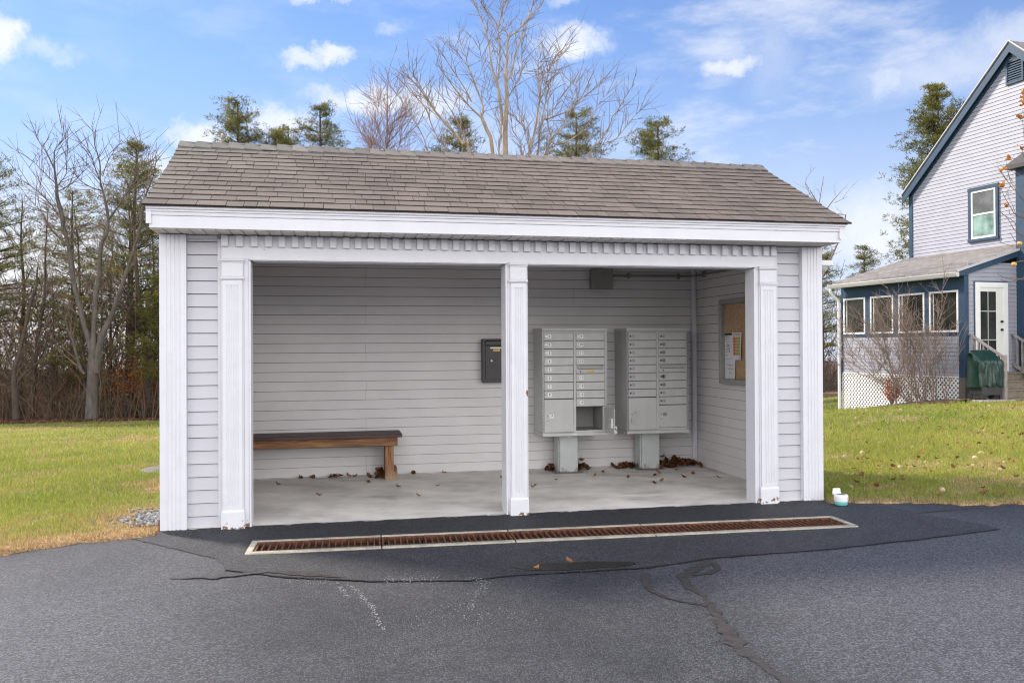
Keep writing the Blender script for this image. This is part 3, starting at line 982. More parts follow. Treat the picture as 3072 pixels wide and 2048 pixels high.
def cluster(loc, first, label, opened):
    """free standing mailbox cluster; local origin at the floor under its front left corner"""
    t = thing('mailbox_cluster', label, 'mailbox', loc, 0, 'mailbox clusters in the shelter')
    WD, ZB, ZT, DP = .724, .42, 1.586, .425
    X = lambda p: (p-240)/608*WD
    Z = lambda p: ZT-(p-108)/1014*(ZT-ZB)
    cab = MB()
    z0, z1 = ZB+.034, ZT-.031
    if not opened:
        cab.box(.004, WD-.004, .004, DP, z0, z1)
    else:
        # shell with one empty parcel compartment
        xa, xb, za, zb = X(550), X(806), Z(1072), Z(850)
        cab.box(.004, xa, .004, DP, z0, z1); cab.box(xb, WD-.004, .004, DP, z0, z1)
        cab.box(xa, xb, .004, DP, zb, z1); cab.box(xa, xb, .004, DP, z0, za); cab.box(xa, xb, DP-.06, DP, za, zb)
    body = cab.build('cabinet', M_STEEL, t, bevel=.002)
    sb = MB()
    sb.box(X(253), X(529), .0015, .0039, Z(1086), Z(150)); sb.box(X(553), X(824), .0015, .0039, Z(850) if opened else Z(1070), Z(150))
    for q_ in range(2):
        pass
    sb.build('door_gap', M_SEAM, t)
    if opened:
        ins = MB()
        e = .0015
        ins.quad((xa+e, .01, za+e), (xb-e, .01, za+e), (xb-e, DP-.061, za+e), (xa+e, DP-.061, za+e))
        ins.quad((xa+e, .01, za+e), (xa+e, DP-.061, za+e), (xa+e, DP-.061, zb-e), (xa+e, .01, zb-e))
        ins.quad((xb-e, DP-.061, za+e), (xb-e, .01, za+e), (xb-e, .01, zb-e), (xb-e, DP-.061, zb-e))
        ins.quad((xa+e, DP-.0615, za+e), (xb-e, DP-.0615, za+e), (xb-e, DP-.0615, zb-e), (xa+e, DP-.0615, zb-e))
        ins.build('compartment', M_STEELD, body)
    MB().box(-.006, WD+.006, -.012, DP+.004, ZT-.0305, ZT).build('top_cap', M_STEEL, t, bevel=.004)
    MB().box(-.004, WD+.002, -.010, DP+.002, ZB, ZB+.0335).build('bottom_rail', M_STEEL, t, bevel=.004)
    hs = MB()
    for a, b in ((240, 252), (830, 847)):
        hs.box(X(a), X(b), -.003, .0035, z0+.002, z1-.002, 0)
        zz = z0+.012
        while zz < z1-.014:
            hs.box(X((a+b)/2)-.0022, X((a+b)/2)+.0028, -.0036, -.0031, zz, zz+.0085, 1)
            zz += .0155
    hs.build('hinge_strip', [mat('hinge_steel', (.40, .41, .42), .35, metal=.3), M_SEAM], t)
    MB().box(X(530), X(552), -.004, .0035, z0+.002, z1-.004).build('centre_post', M_STEEL, t, bevel=.0015)
    def door(px0, px1, pz0, pz1, num, kind='mail'):
        x0, x1, zb, zt = X(px0), X(px1), Z(pz1), Z(pz0)
        d = MB().box(x0, x1, -.006, .0035, zb, zt)
        o = d.build('mail_door' if kind == 'mail' else 'parcel_door', M_STEEL, t, bevel=.0022)
        if kind == 'mail':
            zc = (zb+zt)/2
            lx = x0+.022
            lock(o, lx, zc, dark=(first == 17))
            p = MB()
            if first == 1:
                p.box(lx+.014, lx+.058, -.0068, -.0061, zc-.0205, zc+.0195, 0)
                add_text(p, num, lx+.036, -.0071, zc, .034 if len(num) == 1 else .032, 1)
                p.build('number_plate', [M_LABEL, M_INK], o)
            else:
                dk = rng.random()
                p.box(lx+.016, lx+.052, -.0068, -.0061, zc-.018, zc+.018, 0)
                for q0, q1, r0, r1 in ((.016, .052, .017, .018), (.016, .052, -.018, -.017), (.016, .017, -.018, .018), (.051, .052, -.018, .018)):
                    p.box(lx+q0, lx+q1, -.0072, -.0069, zc+r0, zc+r1, 1)
                add_text(p, num, lx+.034, -.0071, zc, .026, 1, .9)
                if num == '29':
                    p.box(lx+.014, lx+.030, -.0076, -.0073, zc-.017, zc+.020, 2); p.box(lx+.030, lx+.04, -.0076, -.0073, zc+.006, zc+.02, 2)
                p.build('number_plate', [M_ENGR if int(num) not in (26, 27, 28, 29, 30) else mat('worn_plate', (.24, .24, .24), .5), M_ENGI, M_BLACK], o)
        return o, (x0, x1, zb, zt)
    pitch = 77.7
    for i in range(8):
        door(256, 526, 152.5+i*pitch, 152.5+i*pitch+71.5, str(first+i))
    o, bb = door(255, 528, 778, 1083, None, 'parcel')
    p = MB()
    hx, hz = X(286), Z(932)
    hole_disc(p, hx, hz, .006, -.0063, 0); hole_disc(p, hx, Z(976), .0055, -.0063, 0)
    p.build('keyhole', M_BLACK, o)
    p = MB()
    if first == 1:
        p.box(X(302), X(342), -.0069, -.0062, hz-.022, hz+.019, 0); add_text(p, '1P', X(322), -.0072, hz-.001, .034, 1)
        p.build('number_plate', [M_LABEL, M_INK], o)
    else:
        p.box(X(306), X(338), -.0069, -.0062, hz-.002, hz+.034, 0); add_text(p, '3', X(322), -.0072, hz+.016, .026, 1)
        p.build('number_plate', [M_ENGR, M_ENGI], o)
    n = 0
    for i in range(9):
        if i == 4:
            # outgoing mail slot with a hooded flap
            o, (x0, x1, zb, zt) = door(555, 821, 152.5+i*pitch, 152.5+i*pitch+71.5, None, 'slot')
            o.name = 'outgoing_slot'
            zz = zt-.026
            MB().box(x0+.014, x1-.014, -.0072, -.0062, zz-.012, zz+.020).build('slot_opening', M_SEAM, o)
            h = MB().extrude([(-.0064, zz+.018), (-.026, zz-.002), (-.024, zz-.006), (-.0064, zz+.008)], 'x', x0+.016, x1-.016)
            h.build('hood', M_STEEL, o)
            k = MB(); hole_disc(k, x0+.05, zb+.019, .008, -.0063, 0)
            k.build('keyhole', M_BLACK, o)
            if first == 1:
                s = MB().box(X(660), X(728), -.0069, -.0062, zb+.006, zb+.029, 0)
                for r in range(11):
                    s.box(X(666)+r*.0066, X(666)+r*.0066+.0045, -.0073, -.0070, zb+.0155, zb+.0195, 1)
                s.build('sticker', [M_YEL, mat('brown_print', (.25, .12, .02), .6)], o)
            continue
        door(555, 821, 152.5+i*pitch, 152.5+i*pitch+71.5, str(first+8+n)); n += 1
    if not opened:
        o, bb = door(553, 823, 854, 1066, None, 'parcel')
        k = MB(); hole_disc(k, X(576), Z(940), .006, -.0063, 0); hole_disc(k, X(576), Z(985), .006, -.0063, 0)
        k.build('keyhole', M_BLACK, o)
        p = MB().box(X(590), X(628), -.0069, -.0062, Z(940)-.019, Z(940)+.019, 0); add_text(p, '4', X(609), -.0072, Z(940), .026, 1)
        p.build('number_plate', [mat('worn_plate', (.24, .24, .24), .5), M_ENGI], o)
    else:
        # the open parcel door, swung straight out on its right hinge
        zb, zt = Z(1098), Z(852)
        hx = X(822)
        d = MB().box(hx, hx+.006, -.325, -.004, zb+.012, zt)
        d.box(hx+.006, hx+.0085, -.327, -.319, zb+.012, zt)
        o = d.build('open_parcel_door', M_STEEL, t, bevel=.0015)
        MB().box(hx-.022, hx-.0005, -.30, -.225, zb+.075, zb+.175).build('inner_lock_box', mat('pale_plastic', (.66, .65, .62), .5), o, bevel=.002)
        MB().box(hx-.0226, hx-.0222, -.268, -.255, zb+.125, zb+.162).build('latch_slot', M_BLACK, o)
        lb = MB().box(hx+.0088, hx+.036, -.315, -.262, zb+.02, zb+.095, 0).box(hx+.012, hx+.022, -.3158, -.3152, zb+.060, zb+.075, 1).box(hx+.022, hx+.03, -.3158, -.3152, zb+.045, zb+.066, 1)
        lb.build('outer_lock_box', [mat('pale_plastic', (.66, .65, .62), .5), M_BLACK], o, bevel=.001)
    pd = MB().box(.222, .432, .135, .35, .006, ZB-.001)
    pd.build('pedestal', M_PED, t, bevel=.012)
    MB().box(.212, .225, .17, .35, .006, ZB-.001).build('pedestal_side', M_PED, t, bevel=.004)
    pl = MB().box(.155, .475, .075, .40, .0005, .006)
    pl.build('base_plate', mat('dull_plate', (.20, .20, .19), .5, var=.3, vscale=20), t, bevel=.002)
    M_TAG = mat('aluminium_tag', (.6, .6, .58), .4, metal=.3)
    MB().box(X(520), X(558), -.0108, -.0102, ZB+.012, ZB+.030).build('maker_tag', M_TAG, t)
    if opened:
        MB().box(X(500), X(540), .1335, .1342, ZB-.034, ZB-.018).build('pedestal_tag', M_TAG, t)
    return t
cl1 = cluster((3.474, 1.93, .03), 1, 'left grey mailbox cluster numbered 1 to 16 with one parcel door hanging open', True)
cl2 = cluster((4.437, 1.963, .03), 17, 'right grey mailbox cluster numbered 17 to 32 with all doors shut', False)
# key left hanging from parcel box 3
kx, kz = 4.437+(284-240)/608*.724, .03+1.586-(932-108)/1014*1.166
key = thing('hanging_key', 'key with steel fob hanging from the lock of parcel box 3', 'key', (kx, 1.963-.01, kz))
mb = MB().box(-.001, .001, -.02, .003, -.004, .004)
mb.tube([(0, -.018, .002), (.004, -.021, -.012), (0, -.02, -.03), (-.004, -.018, -.014), (0, -.018, .002)], .0012, 5)
mb.build('key_blade', M_CHROME, key)
MB().box(-.009, .012, -.020, -.016, -.105, -.034).build('fob', mat('fob_metal', (.5, .5, .5), .4, metal=.5), key, bevel=.002)

# black drop box on the back wall
db = thing('drop_box', 'black wall mounted drop box with mail slot, half hidden behind the middle pillar', 'drop box', (2.882, 2.375, 1.027))
M_BOX = mat('black_enamel', (.022, .020, .020), .38, var=.2, vscale=8)
MB().box(0, .40, -.10, 0, 0, .478).build('body', M_BOX, db, bevel=.006)
d = MB().box(.03, .37, -.108, -.1005, .03, .40).build('door', M_BOX, db, bevel=.003)
MB().extrude([(-.1005, .405), (-.118, .41), (-.118, .45), (-.1005, .462)], 'x', .03, .37).build('hood', M_BOX, db, bevel=.002)
MB().box(.055, .345, -.1188, -.1182, .403, .409).build('slot', M_BLACK, db)
lk = MB(); hole_disc(lk, .099, .236, .010, -.1086, 0); hole_disc(lk, .099, .236, .004, -.1089, 1); lk.build('lock', [M_CHROME, M_BLACK], d)
MB().box(.085, .30, -.1088, -.1082, .369, .386).build('white_strip', M_LABEL, d)
s = MB().box(.116, .194, -.1088, -.1082, .340, .365, 0)
for r in range(10):
    s.box(.122+r*.0066, .1262+r*.0066, -.1092, -.1089, .351, .3545, 1)
s.build('sticker', [M_YEL, mat('brown_print', (.25, .12, .02), .6)], d)

# bench
bench = thing('bench', 'plain wooden bench with dark brown seat along the back wall', 'bench', (0, 0, .03))
def timber(q, tc, col, b):
    mp = q.n('ShaderNodeMapping', {'Vector': tc}); mp.inputs['Scale'].default_value = (1.2, 14, 14)
    n = q.noise(mp.outputs[0], 3.0, 5, .65)
    w = q.n('ShaderNodeTexWave', {'Vector': mp.outputs[0], 'Scale': 1.6, 'Distortion': 5.0, 'Detail': 3.0, 'Detail Scale': 1.2}, wave_type='BANDS', bands_direction='Z').outputs['Fac']
    c = q.mix(q.smooth(n, .3, .7), (.12, .048, .018), (.38, .18, .065))
    c = q.mix(q.math('MULTIPLY', w, .45), c, (.05, .022, .010))
    kn = q.n('ShaderNodeTexVoronoi', {'Vector': tc, 'Scale': 4.2}).outputs['Distance']
    return q.mix(q.smooth(kn, .03, .12, .9, 0), c, (.03, .012, .006))
def timber_v(q, tc, col, b):
    mp = q.n('ShaderNodeMapping', {'Vector': tc}); mp.inputs['Scale'].default_value = (26, 26, 1.6)
    n = q.noise(mp.outputs[0], 2.2, 5, .65)
    c = q.mix(q.smooth(n, .32, .68), (.09, .038, .016), (.33, .165, .07))
    z = q.n('ShaderNodeSeparateXYZ', {0: tc}).outputs[2]
    return q.mix(q.smooth(z, .13, .0, 0, .75), c, (.36, .27, .17))
M_TIM = mat('stained_timber', (.2, .1, .04), .62, extra=timber, bump=.15, bscale=30, bstretch=(1, 12, 12))
M_TIMV = mat('stained_timber_post', (.2, .1, .04), .65, extra=timber_v, bump=.2, bscale=30, bstretch=(12, 12, 1))
M_SEAT = mat('dark_brown_seat', (.055, .027, .024), .55, var=.25, vscale=10, stretch=(.4, 5, 1), bump=.1, bscale=60)
se = MB().extrude([(1.935, .455), (1.935, .484), (1.942, .49), (2.15, .49), (2.152, .455)], 'x', .19, 1.975)
se.extrude([(2.158, .455), (2.158, .49), (2.36, .49), (2.366, .484), (2.366, .455)], 'x', .19, 1.975)
se.build('seat', M_SEAT, bench, bevel=.004)
MB().box(.22, 1.892, 1.985, 2.022, .366, .4545).build('front_rail', M_TIM, bench, bevel=.003)
MB().box(.22, 1.892, 2.31, 2.347, .366, .4545).build('rear_rail', M_TIM, bench, bevel=.003)
MB().box(1.8925, 1.930, 1.985, 2.347, .366, .4545).build('end_rail', M_TIM, bench, bevel=.003)
for lx in (.24, 1.803):
    for ly in (2.0235, 2.225):
        MB().box(lx, lx+.089, ly, ly+.085, 0, .4545).build('leg', M_TIMV, bench, bevel=.004)
for lx in (.332, 1.8925):
    MB().extrude([(2.03, .0), (2.30, .0), (2.30, .12), (2.07, .12), (2.03, .09)], 'x', lx, lx+.037).build('foot_block', M_TIMV, bench, bevel=.002)

# junction box and conduit
M_PVC = mat('grey_pvc', (.20, .195, .175), .5, var=.08, vscale=8)
jb_ = thing('junction_box', 'square grey junction box high on the back wall', 'junction box', (4.135, 2.375, 2.065))
MB().box(.004, .252, -.085, 0, .004, .231).build('body', M_PVC, jb_, bevel=.012)
c = MB().box(0, .256, -.10, -.0855, 0, .235).build('cover', M_PVC, jb_, bevel=.02)
scw = MB()
for sx in (.028, .228):
    for sz in (.028, .207):
        hole_disc(scw, sx, sz, .006, -.1005, 0)
scw.build('cover_screws', M_STEELD, c)
MB().tube([(.13, -.04, .231), (.13, -.04, .30)], .012, 10).build('riser', M_PVC, jb_)
cd = thing('conduit_pipe', 'thin grey conduit running from the junction box round the corner', 'conduit', (0, 0, 0))
MB().tube([(4.392, 2.352, 2.222), (5.33, 2.352, 2.227), (5.375, 2.34, 2.227), (5.40, 2.30, 2.227), (5.402, 2.2, 2.226), (5.402, .35, 2.212)], .0135, 10).build('pipe', M_PVC, cd, smooth=True)
for px in (4.606, 5.215):
    MB().box(px-.012, px+.012, 2.334, 2.378, 2.192, 2.256).build('clamp', M_PVC, cd, bevel=.004)
MB().box(5.386, 5.424, 2.06, 2.084, 2.194, 2.258).build('clamp', M_PVC, cd, bevel=.004)

# notice board on the right wall (faces -x)
nb = thing('notice_board', 'aluminium framed notice board with cork back on the right inner wall', 'notice board', (5.422, 1.62, 1.01))
M_ALU = mat('dull_aluminium', (.34, .34, .34), .4, metal=.5, var=.1, vscale=20)
# local: x into the room is negative, y runs towards the viewer as it decreases
def nbx(mb, y0, y1, z0, z1, x0, x1):
    return mb.box(x0, x1, y0, y1, z0, z1)
fr = MB()
L_, T_ = -.78, .90
fr.box(-.06, 0, -.045, 0, 0, T_); fr.box(-.06, 0, L_, L_+.045, 0, T_); fr.box(-.06, 0, L_+.0455, -.0455, T_-.05, T_); fr.box(-.06, 0, L_+.0455, -.0455, 0, .05)
fr.box(-.066, -.0605, -.03, -.012, .01, T_-.01)
fr.build('frame', M_ALU, nb, bevel=.004)
MB().box(-.012, -.001, L_+.046, -.046, .051, T_-.051).build('cork_back', mat('cork', (.36, .24, .135), .85, var=.15, vscale=30, speck=.3, sscale=300), nb)
MB().box(-.075, -.0605, L_+.02, L_+.035, .42, .44).build('lock', M_CHROME, nb)
M_PAPER = mat('white_paper', (.62, .62, .64), .75, var=.04, vscale=8)
def sheet(name, label, y0, y1, z0, z1, x, draw, curl=.012):
    """paper pinned on the cork: y0 is the edge farther from the viewer (left in the photo)"""
    t = thing(name, label, 'notice', (5.422+x, y0, z0), 0, None)
    n = 8
    mb = MB()
    w, h = y0-y1, z1-z0
    P = lambda a, b, e=0: (-curl*(a**3)*(1-b*.5)*(1 if b < .9 else .6)-e, -a*w, b*h)
    for i in range(n):
        for j in range(n):
            mb.quad(P((i+1)/n, j/n), P(i/n, j/n), P(i/n, (j+1)/n), P((i+1)/n, (j+1)/n), 0)
    def bar(a0, a1, b0, b1, mi):
        k = 4
        for i in range(k):
            u0, u1 = a0+(a1-a0)*i/k, a0+(a1-a0)*(i+1)/k
            mb.quad(P(u1, b0, .0012), P(u0, b0, .0012), P(u0, b1, .0012), P(u1, b1, .0012), mi)
    draw(bar)
    mb.build('sheet', [M_PAPER, mat('print_grey', (.16, .16, .18), .7), mat('print_orange', (.50, .13, .04), .7), mat('print_olive', (.42, .34, .10), .7), M_INK], t)
    return t
def d1(bar):
    bar(.0, 1, .93, 1.0, 4)
    rr = random.Random(2)
    for k in range(15):
        b = .04+k*.058
        if rr.random() < .8:
            bar(.06, rr.uniform(.3, .95), b, b+.014, 1)
    for a, b in ((.3, .55), (.42, .52), (.55, .4), (.2, .85), (.55, .28), (.15, .1)):
        bar(a, a+.08, b, b+.045, 4)
def d2(bar):
    bar(.1, .9, .93, .955, 2); bar(.06, .94, .885, .905, 1)
    for k in range(6):
        b = .17+k*.113
        bar(.12, .36, b, b+.10, 2); bar(.38, .88, b, b+.10, 3)
def d3(bar):
    for b, a0, a1 in ((.72, .15, .85), (.68, .22, .78), (.64, .4, .6), (.52, .2, .8), (.48, .3, .72), (.32, .42, .6), (.28, .38, .64)):
        bar(a0, a1, b, b+.018, 1)
sheet('posted_notice', 'white notice with small print and a dark heading on the cork board', 1.588-.02, 1.375, 1.275, 1.545, -.0135, d1, .004)
sheet('posted_notice', 'orange and yellow colour coded chart pinned on the cork board', 1.401-.02, 1.15, 1.268, 1.552, -.020, d2, .02)
sheet('posted_notice', 'plain white typed notice low on the cork board', 1.583-.02, 1.31, 1.063, 1.272, -.0142, d3, .012)

# outside lamp on the right gable wall
wl = thing('security_light', 'white outdoor security light on the right gable wall under the eave', 'wall light', (5.597, .30, 2.15))
M_WPLAST = mat('white_plastic', (.78, .78, .77), .4)
MB().box(0, .03, -.06, .06, .06, .15).build('bracket', M_WPLAST, wl, bevel=.004)
MB().tube([(.03, 0, .10), (.10, 0, .10), (.14, 0, .09), (.145, 0, .055)], .018, 10).build('arm', M_WPLAST, wl, smooth=True)
MB().box(.06, .245, -.10, .10, .0, .055).build('housing', M_WPLAST, wl, bevel=.012)
MB().lathe([(.085, 0), (.08, -.022), (.06, -.045), (.03, -.058), (.0, -.06)], .155, 0, 18).build('lens', mat('lamp_lens', (.55, .55, .55), .25), wl, smooth=True)

# white and turquoise tub beside the corner
tub = thing('plastic_tub', 'small white and turquoise plastic tub with open lid by the right corner board', 'container', (5.665, -.16, .004))
tub.scale = (.92, .92, 1.08)
M_TEAL = mat('turquoise_plastic', (.16, .56, .55), .35)
MB().lathe([(.0, .004), (.050, .004), (.058, .01), (.062, .036)], 0, 0, 28, 0).build('lower_band', M_TEAL, tub, smooth=True)
MB().lathe([(.0625, .0365), (.066, .055), (.066, .080), (.062, .090), (.044, .093), (.043, .0905)], 0, 0, 28, 0).build('upper_body', M_WPLAST, tub, smooth=True)
MB().lathe([(.043, .0906), (.041, .086), (.0, .085)], 0, 0, 28).build('opening', mat('dark_inside', (.06, .085, .075), .6), tub)
lid = MB().extrude([(-.062, .088), (.030, .088), (.020, .135), (-.055, .137)], 'y', .042, .050)
lid.build('lid', M_WPLAST, tub, bevel=.003)
lg = MB()
for a, z0, z1 in ((.0, .060, .066), (.0, .069, .074)):
    for k in range(3):
        t0 = -1.15+.09*k
        lg.quad((.0668*math.cos(t0), .0668*math.sin(t0), z0), (.0668*math.cos(t0+.07), .0668*math.sin(t0+.07), z0), (.0668*math.cos(t0+.07), .0668*math.sin(t0+.07), z1), (.0668*math.cos(t0), .0668*math.sin(t0), z1))
lg.build('logo_mark', mat('grey_print', (.5, .5, .5), .6), tub)

# ------------------------------------------------------------------ trench drain
drn = thing('trench_drain', 'long trench drain with rusty grates in a concrete edging across the asphalt', 'drain', (DR_O.x, DR_O.y, 0), DR_ANG)
M_CONC = mat('pale_concrete', (.40, .37, .30), .85, var=.25, vscale=9, speck=.3, sscale=260, bump=.5, bscale=120)
M_RUST = mat('rusty_iron', (.135, .052, .026), .75, var=.45, vscale=22, bump=.4, bscale=120)
ce = MB()
rr = random.Random(4)
xs_ = [0, .93, 1.89, 2.95, 3.86, 4.6]
for i in range(5):
    a, b = xs_[i]+(.004 if i else 0), xs_[i+1]-.004
    j = rr.uniform(-.006, .006)
    ce.box(a, b, -.2, -.148+j*.3, -.25, .016+j*.4); ce.box(a, b, .15, .196+j, -.25, .015)
ce.box(.0, .045, -.1475, .1495, -.25, .0155); ce.box(4.555, 4.6, -.1475, .1495, -.25, .0155)
ce.build('concrete_edging', M_CONC, drn, bevel=.005)
MB().box(.0, 4.6, -.1475, .1495, -.30, -.22).build('channel_bed', mat('drain_silt', (.035, .022, .015), .9, var=.4, vscale=14), drn)
g0 = .05
gx = [.047, .93, 1.89, 2.95, 3.86, 4.553]
for i in range(5):
    a, b = gx[i]+.006, gx[i+1]-.006
    g = MB()
    g.box(a, b, -.145, -.122, -.03, .011); g.box(a, b, .124, .147, -.03, .011)
    g.box(a, a+.012, -.1215, .1235, -.03, .0105); g.box(b-.012, b, -.1215, .1235, -.03, .0105)
    nb_ = int((b-a)/.044)
    for k in range(1, nb_):
        xx = a+(b-a)*k/nb_+rr.uniform(-.002, .002)
        g.box(xx-.0045, xx+.0045, -.1215, .1235, -.028, .009)
    g.box(a+.013, b-.013, -.006, .006, -.05, -.0285)
    g.build('grate', M_RUST, drn, bevel=.0012)
# ------------------------------------------------------------------ house on the right
HO = Vector((16.155, 10.830, 0)); HA = R(6.8)
def hl(x, y, z=0.0):
    c, s = math.cos(HA), math.sin(HA)
    return (HO.x+x*c-y*s, HO.y+x*s+y*c, z)
house = thing('house', 'lavender clapboard gabled house with navy trim and a screened sunroom', 'house', tuple(HO), HA)
M_CLAP = mat('lavender_clapboard', (.325, .335, .40), .55, var=.05, vscale=3, bump=.1, bscale=10, bstretch=(2, 2, 60))
M_CLAPSHADE = mat('clapboard_lap_shade', (.17, .17, .22), .8)  # darker strip painted in for the shade under each clapboard
M_NAVY = mat('navy_trim', (.023, .056, .105), .5, var=.12, vscale=5)
M_HWHITE = mat('house_white', (.78, .78, .79), .45, var=.03, vscale=5)
def hroofx(q, tc, col, b):
    mp = q.n('ShaderNodeMapping', {'Vector': tc}); mp.inputs['Scale'].default_value = (1, 1, 1)
    br = q.n('ShaderNodeTexBrick', {'Vector': mp.outputs[0], 'Scale': 1.0, 'Brick Width': .26, 'Row Height': .135, 'Mortar Size': .006, 'Color1': (.17, .155, .15, 1), 'Color2': (.26, .24, .225, 1), 'Mortar': (.09, .085, .08, 1), 'Bias': 0.0})
    m2 = q.n('ShaderNodeMapping', {'Vector': tc}, vector_type='POINT'); m2.inputs['Rotation'].default_value = (0, 0, R(90))
    q.t.links.new(m2.outputs[0], br.inputs['Vector'])
    g = q.noise(tc, 200, 2, .6)
    return q.mix(1.0, br.outputs['Color'], q.mix(q.smooth(g, .3, .7), (.7,)*3, (1.35,)*3), 'MULTIPLY')
M_HROOF = mat('house_shingles', (.2, .2, .2), .9, extra=hroofx, bump=.3, bscale=120)
def glassx(q, tc, col, b):
    n = q.noise(tc, 1.6, 3, .6)
    return q.mix(q.smooth(n, .35, .7), (.018, .020, .018), (.05, .05, .042))
M_GLASS = mat('window_glass', (.02, .022, .02), .06, extra=glassx, spec=.35)
M_SCREEN = mat('insect_screen', (.10, .11, .115), .5, var=.35, vscale=3, speck=.3, sscale=300)
M_DARK = mat('dark_void', (.02, .018, .016), .9)

# long sunroom wall (faces -x)
lap(MB(), .151, 4.25, .0, .615, 1.620, .0, face=-1, axis='y', out=.012).build('sunroom_siding', [M_CLAP, M_CLAPSHADE], house)
MB().box(.02, .12, .05, 4.24, .6, 3.2).build('sunroom_core', M_DARK, house)
nv = MB()
nv.box(-.022, .018, .1505, 4.25, 1.6205, 1.705)                     # sill band
nv.box(-.022, .018, .1505, 4.25, 2.740, 3.05)                       # frieze
for a, b in ((3.31, 3.13), (2.26, 2.10), (1.20, 1.06)):
    nv.box(-.030, .018, b, a, 1.7055, 2.7395)
nv.box(-.026, .018, 4.2, 4.252, 1.7055, 2.7395)
nv.box(-.026, .0185, 4.2525, 4.30, .60, 3.15)
nv.build('sunroom_trim', M_NAVY, house, bevel=.004)
MB().box(-.03, .105, -.03, .15, .60, 3.15).build('corner_board', M_NAVY, house, bevel=.004)
MB().box(-.028, .018, .151, 4.25, .585, .6145).build('water_table', M_HWHITE, house)
wins = [(3.318, 4.195), (2.268, 3.125), (1.205, 2.092), (.152, 1.052)]
for i, (a, b) in enumerate(wins):
    f = MB(); w = .05
    f.box(-.040, -.002, a, a+w, 1.706, 2.735); f.box(-.040, -.002, b-w, b, 1.706, 2.735)
    f.box(-.040, -.002, a+w+.0002, b-w-.0002, 2.685, 2.735); f.box(-.040, -.002, a+w+.0002, b-w-.0002, 1.706, 1.756)
    fr = f.build('sunroom_window', M_HWHITE, house, bevel=.003)
    MB().box(-.016, -.008, a+w, b-w, 1.756, 2.685).build('pane', M_GLASS, fr)
    MB().box(-.024, -.0165, b-w-.095, b-w-.06, 1.756, 2.685).build('sash_rail', mat('sash_grey', (.42, .44, .45), .5), fr)
# lattice skirt
def lattice(y0, y1, z0, z1):
    mb = MB(); s = .092
    w = .036
    def strip(p, q, x):
        mb.beam((x, p[0], p[1]), (x, q[0], q[1]), .008, w, (0, q[1]-p[1], -(q[0]-p[0])) if False else (1, 0, 0))
    L = y1-y0; Hh = z1-z0
    for sgn, x in ((1, -.006), (-1, -.015)):
        k = -Hh
        while k < L+Hh:
            # line y = k + sgn*t , z = t
            pts = []
            for t in (0, Hh):
                pts.append((k+(t if sgn > 0 else Hh-t), t))
            (ya, ta), (yb, tb) = pts
            # clip to 0..L
            def clip(ya, ta, yb, tb):
                if max(ya, yb) <= 0 or min(ya, yb) >= L:
                    return None
                def at(y):
                    return ta+(tb-ta)*(y-ya)/(yb-ya)
                P = [(ya, ta), (yb, tb)]
                out = []
                for y, t in P:
                    yc = min(max(y, 0), L)
                    out.append((yc, at(yc)))
                return out
            c = clip(ya, ta, yb, tb)
            if c and abs(c[0][0]-c[1][0]) > .01:
                mb.beam((x, y0+c[0][0], z0+c[0][1]), (x, y0+c[1][0], z0+c[1][1]), w, .007, (1, 0, 0))
            k += s*math.sqrt(2)*.9
    return mb
lattice(.16, 4.29, -.85, .584).build('lattice_skirt', M_HWHITE, house)
MB().box(.25, .27, .0, 4.3, -.9, .6).build('crawl_space', mat('crawl_dark', (.035, .04, .05), .9), house)
MB().box(-.03, .11, -.03, .159, -.3, .5995).build('corner_post', mat('weathered_post', (.12, .105, .09), .8, var=.2, vscale=12), house)
# sunroom roof
RS = .29
rp = lambda x: 3.195+RS*(x+.30)
rf = MB().extrude([(-.32, rp(-.32)), (2.452, rp(2.452)), (2.452, rp(2.452)-.05), (-.32, rp(-.32)-.05)][::-1], 'y', -.085, 4.32)
srf = rf.build('sunroom_roof', M_HROOF, house)
MB().box(-.301, -.276, -.08, 4.31, 3.04, rp(-.28)-.056).build('eave_board', M_NAVY, house)
MB().box(-.275, .0, -.02, 4.25, 3.05, 3.06).build('eave_soffit', M_NAVY, house)
gt = MB().extrude([(-.302, 3.135), (-.312, 3.13), (-.405, 3.13), (-.415, 3.135), (-.415, 3.115), (-.40, 3.09), (-.38, 3.05), (-.36, 3.025), (-.302, 3.025)], 'y', -.14, 4.42)
gt.build('gutter', mat('gutter_grey', (.55, .55, .57), .4), house, smooth=False)
MB().tube([(-.35, 4.36, 3.03), (-.35, 4.36, 2.95), (-.28, 4.35, 2.85), (-.10, 4.33, 2.70), (-.075, 4.33, 2.6), (-.075, 4.33, -.9)], .045, 10).build('downspout', M_HWHITE, house, smooth=True)
# door wall (faces -y)
lap(MB(), .106, 1.658, .0, .55, 3.40, .0, face=-1, axis='x', out=.012).build('door_wall_siding', [M_CLAP, M_CLAPSHADE], house)
MB().box(.11, 2.44, .02, .1, -.3, 3.30).build('door_wall_core', M_DARK, house)
rk = MB()
rk.extrude([(.106, 3.12), (1.70, 3.12+1.594*RS), (1.70, rp(1.70)-.055), (-.30, rp(-.30)-.055), (-.30, 3.07), (.05, 3.07)], 'y', -.06, -.024)
rk.build('rake_trim', M_NAVY, house)
rk2 = MB().extrude([(-.31, rp(-.31)-.05), (2.0, rp(2.0)-.05), (2.0, rp(2.0)+.004), (-.31, rp(-.31)+.004)], 'y', -.10, -.0855)
rk2.build('rake_drip_edge', mat('drip_grey', (.5, .5, .53), .4), house)
door = MB()
for x0, x1, z0, z1 in ((.30, .44, .733, 2.915), (1.20, 1.335, .733, 2.915), (.4402, 1.1998, 2.79, 2.915)):
    door.box(x0, x1, -.05, -.014, z0, z1)
df = door.build('door_frame', M_HWHITE, house, bevel=.004)
nvd = MB()
